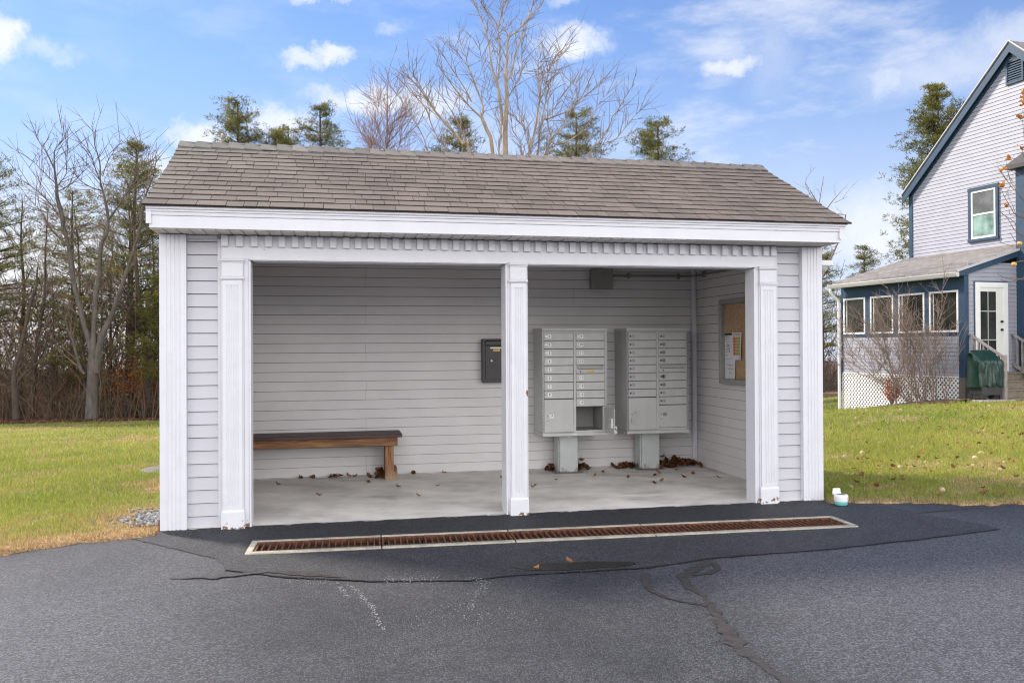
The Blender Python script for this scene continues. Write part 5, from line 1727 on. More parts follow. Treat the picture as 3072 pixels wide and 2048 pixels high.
TD = {'ct':[[(6.192,17.689,-1.05,0.15),(6.206,17.697,3.03,0.117),(6.23,17.71,7.01,0.094),(6.24,17.74,7.86,0.084),(6.3,17.77,8.89,0.071),(6.27,17.81,9.41,0.061),(6.3,17.84,9.77,0.051),(6.35,17.88,10.46,0.04),(6.4,17.91,10.72,0.034),(6.65,17.9,10.9,0.02),(6.97,17.88,11.3,0.02),(7.32,17.86,11.69,0.015),(7.57,17.87,12.06,0.01),(7.79,17.88,12.5,0.005)],[(6.4,17.88,10.71,0.019),(6.36,18.07,10.91,0.015),(6.31,18.29,11.4,0.013),(6.41,18.48,11.8,0.01),(6.4,18.72,12.28,0.008),(6.52,18.96,12.82,0.005)],[(6.33,17.98,9.4,0.037),(6.52,18.13,9.7,0.032),(6.67,18.34,10.3,0.03),(6.94,18.57,10.99,0.029),(7.18,18.82,11.67,0.024),(7.39,19.08,12.18,0.013),(7.57,19.37,12.75,0.008)],[(6.17,17.81,8.05,0.051),(6.15,17.87,8.4,0.054),(6.1,17.96,8.94,0.051),(6.05,18.04,9.4,0.047),(5.96,18.14,9.7,0.034),(5.89,18.25,10.22,0.03),(5.85,18.35,10.67,0.03),(5.75,18.48,11.19,0.027),(5.66,18.6,11.51,0.02),(5.48,18.77,12.12,0.015),(5.3,18.94,12.6,0.008)],[(6.04,18.02,9.4,0.037),(6.14,18.15,9.86,0.034),(6.19,18.31,10.26,0.027),(6.21,18.5,10.85,0.027),(6.23,18.7,11.27,0.029),(6.36,18.89,11.78,0.029),(6.53,19.1,12.34,0.024),(6.67,19.34,12.99,0.012),(6.69,19.6,13.51,0.007)],[(5.95,17.21,10.7,0.015),(5.7,16.86,10.88,0.013),(5.41,16.51,10.95,0.012),(5.2,16.12,11.03,0.01),(4.99,15.69,11.12,0.005)],[(6.168,17.685,-1.05,0.048),(6.116,17.679,3.02,0.037),(6.03,17.67,6.99,0.03),(6.08,17.62,7.66,0.03),(6.1,17.57,8.12,0.034)],[(6.149,17.7,-1.05,0.107),(6.044,17.738,3.085,0.084),(5.87,17.8,7.12,0.067),(5.71,17.88,7.87,0.064),(5.57,17.95,8.26,0.054),(5.62,17.99,8.54,0.034),(5.56,18.05,8.83,0.03),(5.37,18.16,9.4,0.027),(5.23,18.26,9.84,0.022),(5.13,18.36,10.31,0.015),(4.91,18.49,10.86,0.008)],[(5.5,17.53,8.14,0.034),(5.18,17.41,8.36,0.027),(4.83,17.28,8.67,0.022),(4.54,17.11,8.96,0.019),(4.23,16.92,9.27,0.012),(4.07,16.72,9.36,0.007)],[(5.24,17.82,8.68,0.024),(5.11,17.83,8.95,0.02),(4.91,17.85,9.28,0.019),(4.58,17.9,9.78,0.017),(4.42,17.91,10.01,0.013),(4.12,17.95,10.24,0.007)],[(5.14,17.64,9.63,0.013),(4.91,17.34,9.75,0.01),(4.53,17.01,10.1,0.005)],[(6.066,17.711,-1.05,0.098),(5.734,17.778,3.11,0.076),(5.18,17.89,7.17,0.061),(4.98,17.94,7.45,0.054),(4.62,18.03,7.93,0.044),(4.26,18.12,8.34,0.037),(4.0,18.19,8.72,0.029),(3.71,18.27,9.17,0.02),(3.44,18.34,9.45,0.013),(3.28,18.39,9.45,0.007)],[(3.95,17.75,8.59,0.02),(3.67,17.21,8.75,0.017),(3.21,16.62,8.99,0.008)],[(4.23,17.86,8.27,0.02),(3.88,17.69,8.74,0.017),(3.6,17.48,9.09,0.012),(3.32,17.25,9.39,0.007)],[(5.987,17.71,-1.05,0.035),(5.437,17.774,3.08,0.027),(4.52,17.88,7.11,0.022),(4.29,17.84,7.46,0.02),(4.05,17.78,7.9,0.02),(3.85,17.69,8.4,0.017),(3.48,17.63,8.76,0.013),(3.25,17.54,8.99,0.008)],[(5.924,17.754,-1.05,0.035),(5.203,17.94,3.12,0.027),(4.0,18.25,7.19,0.022),(3.79,18.44,7.86,0.02),(3.5,18.67,8.48,0.017),(3.11,18.95,9.13,0.013),(2.72,19.24,9.72,0.007)],[(6.276,17.683,-1.05,0.075),(6.521,17.675,3.055,0.059),(6.93,17.66,7.06,0.047),(7.08,17.72,7.66,0.04),(7.21,17.8,8.16,0.037),(7.31,17.91,8.71,0.034),(7.39,18.01,8.99,0.034),(7.39,18.16,9.52,0.029),(7.4,18.32,10.06,0.024),(7.42,18.47,10.46,0.008)],[(7.22,17.53,9.31,0.017),(7.48,17.57,9.62,0.015),(7.78,17.63,9.99,0.013),(8.15,17.68,10.62,0.007)],[(7.11,17.12,9.71,0.013),(7.2,16.58,9.74,0.012),(7.22,16.01,9.83,0.007)],[(7.16,17.07,8.64,0.017),(7.21,16.64,8.84,0.015),(7.16,16.17,9.15,0.012),(7.19,15.64,9.35,0.007)],[(6.307,17.682,-1.05,0.054),(6.638,17.67,3.06,0.043),(7.19,17.65,7.07,0.034),(7.26,17.74,7.43,0.03),(7.37,17.86,8.19,0.024),(7.6,17.93,8.32,0.024),(8.31,17.92,8.63,0.02),(8.73,18.0,9.06,0.017),(9.09,18.09,9.35,0.013),(9.53,18.18,9.76,0.007)],[(7.22,17.25,8.02,0.019),(7.33,16.98,8.72,0.015),(7.36,16.7,9.07,0.013),(7.39,16.42,9.3,0.007)],[(8.21,17.57,8.53,0.012),(8.51,18.11,9.29,0.01),(8.73,18.72,9.92,0.005)],[(6.335,17.676,-1.05,0.048),(6.742,17.648,3.04,0.037),(7.42,17.6,7.03,0.03),(7.64,17.69,7.64,0.029),(7.58,17.85,8.13,0.022),(7.64,18.03,8.87,0.017),(7.82,18.21,9.49,0.013),(8.1,18.42,10.35,0.01),(8.37,18.62,10.93,0.005)],[(7.62,17.63,7.63,0.024),(8.02,17.79,8.03,0.022),(8.3,18.02,8.55,0.019),(8.74,18.25,9.13,0.015),(9.15,18.52,9.66,0.008)],[(6.33,17.656,-1.05,0.043),(6.724,17.571,3.09,0.034),(7.38,17.43,7.13,0.027),(7.73,17.37,7.4,0.025),(8.16,17.29,7.57,0.024),(8.63,17.21,7.98,0.019),(8.81,17.19,8.35,0.013),(9.04,17.16,8.73,0.01),(9.32,17.12,9.04,0.005)],[(6.473,17.605,-1.05,0.04),(7.259,17.382,2.98,0.031),(8.57,17.01,6.91,0.025),(8.87,16.84,7.39,0.022),(9.15,16.65,7.89,0.017),(9.18,16.52,8.09,0.015),(9.31,16.37,8.25,0.013),(9.51,16.16,8.66,0.01),(9.68,15.97,8.91,0.005)],[(6.501,17.631,-1.05,0.03),(7.367,17.477,3.025,0.024),(8.81,17.22,7.0,0.019),(9.51,17.19,7.61,0.015),(10.07,17.24,8.29,0.01),(10.39,17.32,8.61,0.005)],[(6.257,17.693,-1.05,0.027),(6.449,17.711,3.06,0.021),(6.77,17.74,7.07,0.017),(6.94,17.87,7.59,0.015),(6.79,18.12,8.4,0.013),(6.74,18.36,9.02,0.01),(6.73,18.63,9.7,0.008),(6.75,18.88,10.06,0.005)],[(6.248,17.662,-1.05,0.021),(6.418,17.594,3.03,0.016),(6.7,17.48,7.01,0.013),(6.42,17.39,7.71,0.012),(6.29,17.24,8.24,0.007)],[(6.03,17.45,7.95,0.012),(5.7,17.3,8.46,0.01),(5.54,17.07,8.97,0.008),(5.38,16.79,9.5,0.007),(5.25,16.48,9.9,0.003)],[(6.27,17.3,8.75,0.019),(6.36,16.91,8.94,0.015),(6.46,16.49,9.14,0.013),(6.37,15.94,9.78,0.007)],[(6.65,17.38,9.44,0.008),(6.88,16.82,9.4,0.005)],[(6.062,17.716,-1.05,0.027),(5.72,17.796,3.1,0.021),(5.15,17.93,7.15,0.017),(4.8,18.08,8.22,0.015),(4.48,18.23,8.82,0.012),(4.3,18.37,9.3,0.005)],[(7.29,17.54,8.1,0.015),(7.69,17.59,8.47,0.013),(8.0,17.68,9.03,0.01),(8.35,17.77,9.39,0.005)],[(6.273,17.655,-1.05,0.024),(6.512,17.567,3.095,0.019),(6.91,17.42,7.14,0.015),(6.51,17.31,8.07,0.013),(6.25,17.18,8.22,0.005)],[(6.044,17.733,-1.05,0.021),(5.653,17.859,3.13,0.016),(5.0,18.07,7.21,0.013),(4.99,18.45,8.5,0.012),(4.64,18.94,9.22,0.007)]],'lm':[[(-7.04,24.52,-0.99,0.211),(-7.01,24.51,-0.35,0.191),(-6.99,24.5,0.2,0.18),(-6.98,24.5,0.75,0.169),(-6.95,24.49,1.3,0.147),(-6.94,24.48,1.89,0.092),(-6.9,24.47,2.58,0.088),(-6.86,24.44,3.32,0.081),(-6.74,24.38,3.86,0.077),(-6.65,24.27,4.95,0.062),(-6.42,24.18,5.41,0.059),(-6.39,24.1,6.1,0.046),(-6.53,24.05,6.79,0.031),(-6.6,24.02,7.15,0.026),(-6.58,23.94,7.65,0.022),(-6.65,23.89,8.03,0.017),(-6.73,23.85,8.32,0.012),(-6.69,23.78,8.67,0.006)],[(-7.02,24.5,1.3,0.099),(-7.09,24.51,1.67,0.095),(-7.3,24.55,2.4,0.088),(-7.44,24.58,3.03,0.084),(-7.64,24.67,3.77,0.084),(-7.82,24.82,4.93,0.068),(-8.03,24.95,5.66,0.068),(-8.11,25.04,6.11,0.071),(-8.29,25.17,6.69,0.062),(-8.35,25.28,7.17,0.046),(-8.45,25.41,7.73,0.028),(-8.49,25.53,8.26,0.02),(-8.48,25.61,8.5,0.014),(-8.29,25.67,8.81,0.011),(-8.33,25.81,9.29,0.005)],[(-6.86,24.47,0.57,0.128),(-6.77,24.45,1.3,0.117),(-6.66,24.42,1.85,0.103),(-6.37,24.36,2.47,0.081),(-6.11,24.29,3.2,0.07),(-5.76,24.13,4.15,0.059),(-5.53,24.0,4.79,0.046),(-5.29,23.84,5.54,0.04),(-5.13,23.66,6.43,0.031),(-4.83,23.46,7.1,0.015),(-4.62,23.25,7.82,0.008)],[(-8.27,24.82,7.61,0.02),(-8.45,24.93,7.97,0.018),(-8.6,25.05,8.24,0.015),(-8.84,25.19,8.58,0.011),(-9.12,25.37,9.04,0.006)],[(-8.09,24.53,7.01,0.015),(-7.74,24.26,7.37,0.012),(-7.63,23.98,7.92,0.009),(-7.52,23.7,8.19,0.005)],[(-8.08,24.6,6.82,0.018),(-7.67,24.41,7.03,0.015),(-7.36,24.23,7.24,0.014),(-6.99,24.0,7.66,0.006)],[(-8.26,24.92,7.14,0.015),(-8.57,25.16,7.42,0.014),(-8.82,25.39,7.65,0.012),(-9.13,25.65,7.95,0.008),(-9.45,25.93,8.22,0.005)],[(-8.09,24.61,6.0,0.015),(-8.34,24.58,6.4,0.015),(-8.55,24.53,6.63,0.014),(-8.93,24.5,6.98,0.011),(-9.19,24.44,7.17,0.006)],[(-8.14,24.75,6.05,0.009),(-8.64,24.98,6.15,0.006)],[(-6.7,24.39,7.21,0.018),(-6.87,24.4,7.67,0.017),(-7.01,24.4,8.13,0.014),(-7.37,24.45,8.59,0.006)],[(-6.61,24.37,6.84,0.015),(-7.06,24.44,7.0,0.015),(-7.44,24.5,7.3,0.011),(-7.64,24.51,7.73,0.005)],[(-6.61,24.38,7.34,0.014),(-6.49,24.35,7.74,0.012),(-6.31,24.31,8.08,0.011),(-5.94,24.23,8.63,0.005)],[(-6.39,24.26,5.82,0.034),(-6.03,24.11,6.33,0.031),(-5.65,23.93,6.86,0.026),(-5.38,23.76,7.38,0.022),(-5.3,23.59,7.96,0.014),(-5.16,23.43,8.29,0.006)],[(-5.5,24.3,7.49,0.012),(-5.22,24.48,7.85,0.011),(-4.87,24.67,8.22,0.006)],[(-5.41,23.96,7.48,0.008),(-5.29,23.71,6.98,0.009),(-5.1,23.51,6.49,0.011)],[(-7.78,24.59,4.97,0.031),(-8.25,24.63,5.42,0.028),(-8.49,24.6,5.84,0.022),(-8.61,24.55,6.11,0.012),(-9.13,24.53,6.67,0.006)],[(-7.78,24.56,4.75,0.015),(-7.96,24.52,4.77,0.015),(-8.68,24.58,4.83,0.014),(-9.1,24.51,5.18,0.008)],[(-7.24,24.55,0.53,0.055),(-7.38,24.58,0.72,0.055),(-7.52,24.61,1.19,0.051),(-7.66,24.63,1.71,0.04),(-7.8,24.66,2.04,0.022),(-7.91,24.68,2.48,0.011)],[(-6.58,24.36,6.1,0.012),(-6.99,24.4,6.07,0.012),(-7.34,24.44,5.82,0.006)],[(-6.49,24.46,5.44,0.012),(-6.67,24.61,5.71,0.012),(-7.03,24.78,5.63,0.008),(-7.49,24.97,5.64,0.005)]],'ls':[[(-9.58,25.04,-1.0,0.11),(-9.61,25.05,-0.15,0.099),(-9.64,25.05,0.58,0.073),(-9.5,25.02,1.13,0.062),(-9.35,24.98,1.75,0.059),(-9.21,24.95,2.34,0.055),(-9.02,24.91,3.15,0.051),(-8.87,24.87,3.59,0.037),(-8.83,24.85,4.24,0.022)],[(-9.5,25.02,0.29,0.037),(-9.18,24.95,0.65,0.033),(-8.92,24.9,0.87,0.026),(-8.56,24.82,0.98,0.013)],[(-9.64,25.05,0.58,0.033),(-9.89,25.1,1.32,0.026),(-10.03,25.12,1.9,0.015)],[(-9.61,25.04,0.4,0.029),(-9.57,25.03,1.31,0.018),(-9.64,25.04,1.98,0.009)],[(-9.5,25.02,0.29,0.029),(-9.03,24.92,1.02,0.022),(-8.81,24.87,1.6,0.013)],[(-9.68,25.06,0.21,0.026),(-10.25,25.17,0.95,0.015)],[(-9.02,24.91,3.15,0.018),(-9.56,25.02,2.97,0.015),(-10.1,25.13,2.93,0.009)],[(-8.99,24.9,3.33,0.017),(-9.67,25.04,3.33,0.013),(-10.1,25.13,3.32,0.009)],[(-9.02,24.91,3.22,0.015),(-8.59,24.82,3.18,0.013),(-8.09,24.71,2.99,0.007)]],'ap':[[(10.37,2.49,2.99,0.014),(10.02,2.55,3.08,0.007),(9.91,2.55,3.2,0.005),(9.8,2.54,3.34,0.004),(9.73,2.52,3.47,0.002)],[(10.3,2.5,3.1,0.009),(9.97,2.51,3.38,0.004),(9.84,2.48,3.47,0.004),(9.7,2.45,3.61,0.002)],[(10.17,2.55,3.23,0.006),(9.99,2.57,3.46,0.004),(9.93,2.57,3.54,0.003),(9.88,2.56,3.66,0.002)],[(10.37,2.5,2.71,0.011),(10.02,2.54,2.84,0.006),(9.86,2.54,3.04,0.004),(9.73,2.52,3.12,0.002)],[(10.37,2.5,2.6,0.012),(10.09,2.54,2.67,0.007),(9.94,2.55,2.69,0.005),(9.78,2.56,2.73,0.003),(9.71,2.54,2.79,0.002)],[(10.39,2.51,2.51,0.01),(10.1,2.57,2.5,0.006),(9.98,2.58,2.47,0.004)],[(10.15,2.59,2.66,0.004),(10.1,2.62,2.69,0.004),(10.07,2.66,2.78,0.003),(10.03,2.7,2.89,0.002)],[(10.33,2.54,2.4,0.008),(10.09,2.59,2.26,0.005),(9.86,2.65,2.3,0.003),(9.81,2.67,2.35,0.002)],[(10.13,2.58,2.26,0.004),(9.96,2.62,2.23,0.003),(9.84,2.65,2.26,0.002)],[(10.03,2.56,3.08,0.003),(9.9,2.55,3.1,0.003),(9.86,2.52,3.16,0.002)],[(10.29,2.54,3.44,0.007),(10.13,2.57,3.87,0.004),(10.13,2.58,3.98,0.002)],[(10.22,2.52,3.55,0.006),(10.07,2.5,4.15,0.003),(10.02,2.45,4.43,0.002),(9.96,2.43,4.34,0.002)],[(10.04,2.56,2.85,0.003),(9.97,2.54,2.99,0.003),(9.76,2.53,3.1,0.002)]],'sp':[[(16.63,16.56,4.85,0.02),(16.34,16.65,5.45,0.02),(15.97,16.76,5.77,0.018),(15.76,16.84,6.14,0.014),(15.6,16.92,6.46,0.008)],[(15.94,16.71,5.76,0.016),(16.05,16.76,6.21,0.012),(16.18,16.83,6.67,0.006)],[(16.11,16.63,5.56,0.016),(16.34,16.58,5.87,0.014),(16.61,16.52,6.18,0.006)],[(15.67,16.69,6.11,0.008),(15.4,16.64,5.97,0.008)],[(15.92,16.61,5.63,0.01),(15.39,16.58,6.35,0.008),(15.61,16.37,6.83,0.004)],[(16.4,16.59,5.8,0.008),(16.82,16.57,6.0,0.004)]],'apl':[[9.84,2.62,3.7],[9.96,2.6,3.83],[9.83,2.63,3.5],[9.9,2.61,3.21],[10.11,2.56,3.97],[10.09,2.57,4.39],[10.13,2.56,4.71],[10.13,2.56,4.62],[10.12,2.56,4.55]],'apf':[[10.07,2.58,2.73],[10.0,2.6,2.46]]}
GT = 'bare broadleaf trees'
limb_tree('bare_tree', 'tall pale bare tree with spreading stems behind the shelter roof', TD['ct'], M_BARKL, M_TWIGL, 3, 8.0, .85, .009, GT, max_r=.06, lw=.88)
limb_tree('bare_maple', 'big grey bare maple with forked trunk on the edge of the left lawn', TD['lm'], M_BARK, M_TWIG, 4, 6.0, 1.1, .012, GT, max_r=.09)
limb_tree('bare_tree', 'dark leaning bare tree at the left of the maple', TD['ls'], M_BARKD, M_TWIG, 5, 5.0, .9, .007, GT, max_r=.1)
sb = TD['sp']
sb = [[(sb[0][0][0]-2.6, sb[0][0][1]+.6, gz(sb[0][0][0], sb[0][0][1])-.05, .05)]+sb[0]]+sb[1:]
limb_tree('bare_sapling', 'thin bare sapling peeking over the right end of the shelter roof', sb, M_TWIGL, M_TWIGL, 6, 2.2, .5, .006, GT, max_r=.05)

def random_tree(x, y, h, seed, r0, nb, label, name='bare_tree', bark=None, twig=None, tl=.7, per=3.0, low=.3, spread=.55, tr=.006):
    rr = random.Random(seed); z0 = gz(x, y)
    lean = (rr.gauss(0, .05), rr.gauss(0, .05))
    T = [(x+lean[0]*h*t+rr.gauss(0, .05), y+lean[1]*h*t+rr.gauss(0, .05), z0-.1+h*t, r0*(1-.85*t)) for t in (0, .2, .4, .6, .8, 1)]
    lines = [T]
    for k in range(nb):
        t = rr.uniform(low, .93); i = min(int(t*5), 4); f = t*5-i
        p = Vector(T[i][:3]).lerp(Vector(T[i+1][:3]), f)
        a = rr.uniform(0, 6.283); L = h*spread*(1-t*.75)*rr.uniform(.5, 1)
        rad = r0*(1-.85*t)*.5
        d = Vector((math.cos(a), math.sin(a), rr.uniform(.5, 1.3))).normalized()
        q = [p+d*L*s+Vector((rr.gauss(0, .05), rr.gauss(0, .05), .12*L*s*s)) for s in (0, .35, .7, 1)]
        lines.append([(v.x, v.y, v.z, rad*(1-.8*s)) for v, s in zip(q, (0, .35, .7, 1))])
        for _ in range(2):
            s = rr.uniform(.3, .8); m = p+d*L*s
            d2 = (d+Vector((rr.gauss(0, .6), rr.gauss(0, .6), rr.gauss(.2, .3)))).normalized(); l2 = L*.45
            lines.append([(m.x, m.y, m.z, rad*.5), (m.x+d2.x*l2*.5, m.y+d2.y*l2*.5, m.z+d2.z*l2*.5, rad*.35), (m.x+d2.x*l2, m.y+d2.y*l2, m.z+d2.z*l2, rad*.12)])
    return limb_tree(name, label, lines, bark or M_BARKD, twig or M_TWIG, seed, per, tl, tr, GT, max_r=.05)
random_tree(3.0, 26.5, 13.0, 31, .10, 60, 'reddish twiggy bare tree over the middle of the roof left of the tall bare tree', bark=mat('red_twig', (.22, .13, .105), .9), twig=mat('red_twig', (.22, .13, .105), .9), spread=.36, low=.5, per=5.0, tr=.009, tl=.9)
for i, (x, y, h, r0, lb) in enumerate([
        (-5.6, 26.9, 9.0, .15, 'dark straight trunk right of the big maple'),
        (-4.6, 28.0, 8.5, .08, 'thin bare tree close to the left corner board'),
        (-4.9, 29.6, 9.0, .07, 'slender bare tree behind the hemlock sapling'),
        (-9.9, 27.6, 8.0, .09, 'bare tree right behind the leaning dark tree'),
        (-8.6, 29.5, 8.6, .10, 'bare trunk midway between the leaning tree and the maple'),
        (-7.9, 30.5, 8.5, .08, 'thin bare trunk just left of the maple trunk'),
        (-12.6, 27.4, 7.5, .10, 'bushy bare tree at the left edge of the photo'),
        (-6.1, 30.6, 9.0, .09, 'bare trunk directly behind the dark straight trunk'),
        (-10.8, 26.8, 6.5, .07, 'short twiggy bare tree left of the leaning dark tree'),
        (-7.5, 26.6, 7.2, .06, 'thin bare sapling just in front of the woods left of the maple'),
        (-6.6, 29.2, 9.5, .11, 'grey bare trunk close behind the maple on its right'),
        (-11.5, 31.0, 9.0, .12, 'bare trunk behind the broad pine at the far left'),
        (-9.0, 26.7, 5.5, .05, 'low bare bushy tree between the leaning tree and the maple'),
        (-4.3, 26.8, 6.5, .05, 'thin bare sapling touching the left corner board'),
        (24.2, 33.0, 7.5, .12, 'bare trunk seen in the gap left of the house'),
        (25.6, 34.0, 8.0, .11, 'bare trunk beside the downspout in the gap left of the house'),
        (26.6, 36.0, 8.0, .10, 'thin bare trunk deep in the gap left of the house')]):
    random_tree(x, y, h, 40+i, r0, 20, lb, low=.18, spread=.38, per=4.5)

# thicket of brush and saplings: nobody could count the stems
def thicket(name, n, xr, yr, hr, rad, m, seed, twigs=3, label=''):
    rr = random.Random(seed); mb = MB()
    for k in range(n):
        x = rr.uniform(*xr); y = yr[0]+(yr[1]-yr[0])*rr.random()**1.2
        z = -1.15-.012*(y-25)
        h = (hr[0]+(hr[1]-hr[0])*rr.random()**2.0)*(.75+.45*math.sin(x*1.1+seed)*math.sin(x*2.7+2)+.15*math.sin(x*6)); a = rr.uniform(0, 6.28); ln = rr.uniform(.05, 1.0)*h
        ar = rr.uniform(-.3, .35)
        P = []
        for t in (0, .3, .6, .85, 1):
            P.append(Vector((x+math.cos(a)*ln*t**1.5+rr.gauss(0, .03), y+math.sin(a)*ln*t**1.5, z-.05+h*(t-ar*t*t)+.0)))
        r = rad*rr.uniform(.5, 1.5)
        c = rr.choice([(1, 1, 1), (.5, .5, .52), (1.3, 1.15, .95), (1.45, 1.0, .75), (.7, .72, .7), (1.1, 1.15, .8)])
        mb.tube(P, [r, r*.8, r*.6, r*.45, r*.25], 3, 0, c)
        for _ in range(twigs):
            i = rr.choice([0, 1, 2, 2, 3]); q = P[i].lerp(P[i+1], rr.random())
            d = Vector((rr.gauss(0, 1), rr.gauss(0, 1), rr.gauss(.4, .6))).normalized(); l = rr.uniform(.2, .8)
            e = q+d*l
            mb.tube([q, q+d*l*.5+Vector((0, 0, .03)), e], [r*.5, r*.4, r*.2], 3, 0, c)
            d2 = (d+Vector((rr.gauss(0, .8), rr.gauss(0, .8), rr.gauss(.2, .5)))).normalized()
            mb.tube([q+d*l*.5, q+d*l*.5+d2*l*.5], [r*.35, r*.15], 3, 0, c)
    o = mb.build(name, m)
    stuff(o, label, 'brush')
M_BRUSH = mat('brush_brown', (.115, .082, .060), .9, attr='tone')
thicket('brush', 1250, (-15.5, -3.2), (26.0, 30.5), (.6, 6.0), .011, M_BRUSH, 61, 6, 'tangled brown brush along the edge of the left woods')
thicket('brush', 700, (-16.5, -2.0), (30.5, 40), (2.0, 9.0), .02, mat('brush_grey', (.085, .066, .055), .9, attr='tone'), 62, 4, 'deeper grey brown saplings inside the left woods')
thicket('brush', 420, (20.5, 31), (32.5, 41), (.8, 7.5), .022, mat('brush_grey', (.085, .066, .055), .9), 63, 5, 'brown brush in the woods left of the house')
thicket('brush', 500, (-3, 22), (30, 40), (1.5, 5.5), .02, M_BRUSH, 64, 3, 'brush in the woods behind the shelter')
thicket('brush', 900, (-45, 60), (42, 58), (2.0, 9.5), .035, mat('brush_grey', (.085, .066, .055), .9), 65, 5, 'far grey brown woods along the horizon')
def leaf_cloud(name, n, xr, yr, zr, size, seed, label, cols):
    r = np.random.default_rng(seed)
    c = np.stack([r.uniform(*xr, n), r.uniform(*yr, n), r.uniform(0, 1, n)**1.6*(zr[1]-zr[0])+zr[0]], 1)
    cl = r.uniform(0, 1, (n//25+1, 3))*np.array([xr[1]-xr[0], yr[1]-yr[0], (zr[1]-zr[0])*.8])+np.array([xr[0], yr[0], zr[0]])
    c = .35*c+.65*cl[np.arange(n)//25]+r.normal(0, .16, (n, 3))
    a = r.normal(0, 1, (n, 3)); a /= np.linalg.norm(a, axis=1, keepdims=True)
    b = np.cross(a, r.normal(0, 1, (n, 3))); b /= np.linalg.norm(b, axis=1, keepdims=True)
    s = size*r.uniform(.5, 1.2, (n, 1))
    v = np.stack([c-a*s, c+b*s*.6, c+a*s, c-b*s*.6], 1).reshape(-1, 3)
    k = r.uniform(0, 1, (n, 1)); col = np.array(cols[0])*(1-k)+np.array(cols[1])*k
    col = col*r.uniform(.6, 1.3, (n, 1))
    o = np_mesh(name, v, 4, M_GRASS, col)
    stuff(o, label, 'foliage')
leaf_cloud('beech_leaves', 3600, (-7.6, -3.6), (26.8, 29.5), (-1.0, 1.7), .06, 71, 'orange beech leaves low among the trunks right of the maple', ((.55, .13, .03), (.62, .26, .07)))
leaf_cloud('beech_leaves', 5200, (-15, -2.5), (28, 34), (-.9, 5.2), .06, 72, 'rust brown leaves still hanging in the left woods', ((.20, .075, .03), (.30, .16, .05)))
leaf_cloud('green_brambles', 7000, (-15, -3), (27.5, 34), (-.8, 5.5), .06, 73, 'olive green leaves scattered through the left woods', ((.06, .085, .02), (.14, .13, .04)))
leaf_cloud('beech_leaves', 700, (22, 29), (33, 37), (-1.0, 2.0), .06, 74, 'rust brown leaves in the woods left of the house', ((.30, .10, .03), (.34, .17, .06)))
# fallen leaves on the ground at the edge of the woods
def litter(n, seed):
    r = np.random.default_rng(seed)
    x = r.uniform(-15, 2, n); y = 25.5+np.abs(r.normal(0, .7, n))-.25+.3*np.sin(x*.8)-.03*x
    z = ground_z(x, y)+.02+r.uniform(0, .05, n)
    c = np.stack([x, y, z], 1)
    a = r.normal(0, 1, (n, 3))*(1, 1, .5); a /= np.linalg.norm(a, axis=1, keepdims=True)
    b = np.cross(a, r.normal(0, 1, (n, 3))); b /= np.linalg.norm(b, axis=1, keepdims=True)
    s = .055*r.uniform(.5, 1.2, (n, 1))
    v = np.stack([c-a*s, c+b*s*.6, c+a*s, c-b*s*.6], 1).reshape(-1, 3)
    col = np.array((.21, .10, .07))*r.uniform(.5, 1.6, (n, 1))*np.array([1, 1, 1])+r.uniform(0, .06, (n, 1))
    o = np_mesh('leaf_litter', v, 4, M_GRASS, col)
    stuff(o, 'reddish fallen leaves along the edge of the left woods', 'leaf litter')
litter(4200, 81)

# bare shrub in front of the sunroom
def shrub(name, label, x, y, n, hmax, lean, seed, m1, m2, rad=.014, group=None, tw=6.0, tl=.45):
    rr = random.Random(seed)
    b = hl(x, y); z0 = gz(b[0], b[1])
    lines = []
    for k in range(n):
        a = rr.uniform(0, 6.283); rr0 = rr.uniform(0, .42)
        sx, sy = math.cos(a)*rr0*.6, math.sin(a)*rr0*1.5
        h = hmax*rr.uniform(.6, 1.0)
        ex = sx*1.2+rr.gauss(0, .25)*h*.5; ey = sy*1.6+(rr.gauss(.14, .42)+lean)*h
        hh = math.sqrt(max(.3, h*h-.45*(ey-sy)**2))
        P = []
        for t in (0, .25, .5, .75, 1.0):
            yy = sy+(ey-sy)*t**1.1; xx = sx+(ex-sx)*t
            p = hl(x+min(xx, -x-.12), y+yy)
            P.append((p[0]+rr.gauss(0, .02), p[1]+rr.gauss(0, .02), z0-.05+hh*t**.9, rad*(1-.75*t)*rr.uniform(.8, 1.2)))
        lines.append(P)
        for _ in range(3):
            i = rr.choice([1, 2, 2, 3]); p = P[i]
            d = Vector((rr.gauss(0, .5), rr.gauss(.1, .6), 1)).normalized(); l = h*rr.uniform(.25, .5)
            lines.append([(p[0], p[1], p[2], rad*.5), (p[0]+d.x*l*.5, p[1]+d.y*l*.5, p[2]+d.z*l*.5, rad*.35), (p[0]+d.x*l, p[1]+d.y*l, p[2]+d.z*l*.95, rad*.18)])
    t = limb_tree(name, label, lines, m1, m2, seed, tw, tl, .0055, group, max_r=.0135, loc=(b[0], b[1], z0), cat='shrub')
    return t
M_SHR = mat('shrub_stem', (.20, .155, .125), .85, var=.25, vscale=3)
M_SHRT = mat('shrub_twig', (.24, .175, .14), .85)
shrub('bare_shrub', 'large bare vase shaped shrub in front of the sunroom windows', -.85, .72, 21, 3.0, .27, 91, M_SHR, M_SHRT, rad=.012, tw=9.0, tl=.5)
shrub('bare_shrub', 'smaller thin bare shrub by the sunroom corner board', -.7, .22, 8, 2.1, -.05, 92, M_SHR, M_SHRT, tw=4)
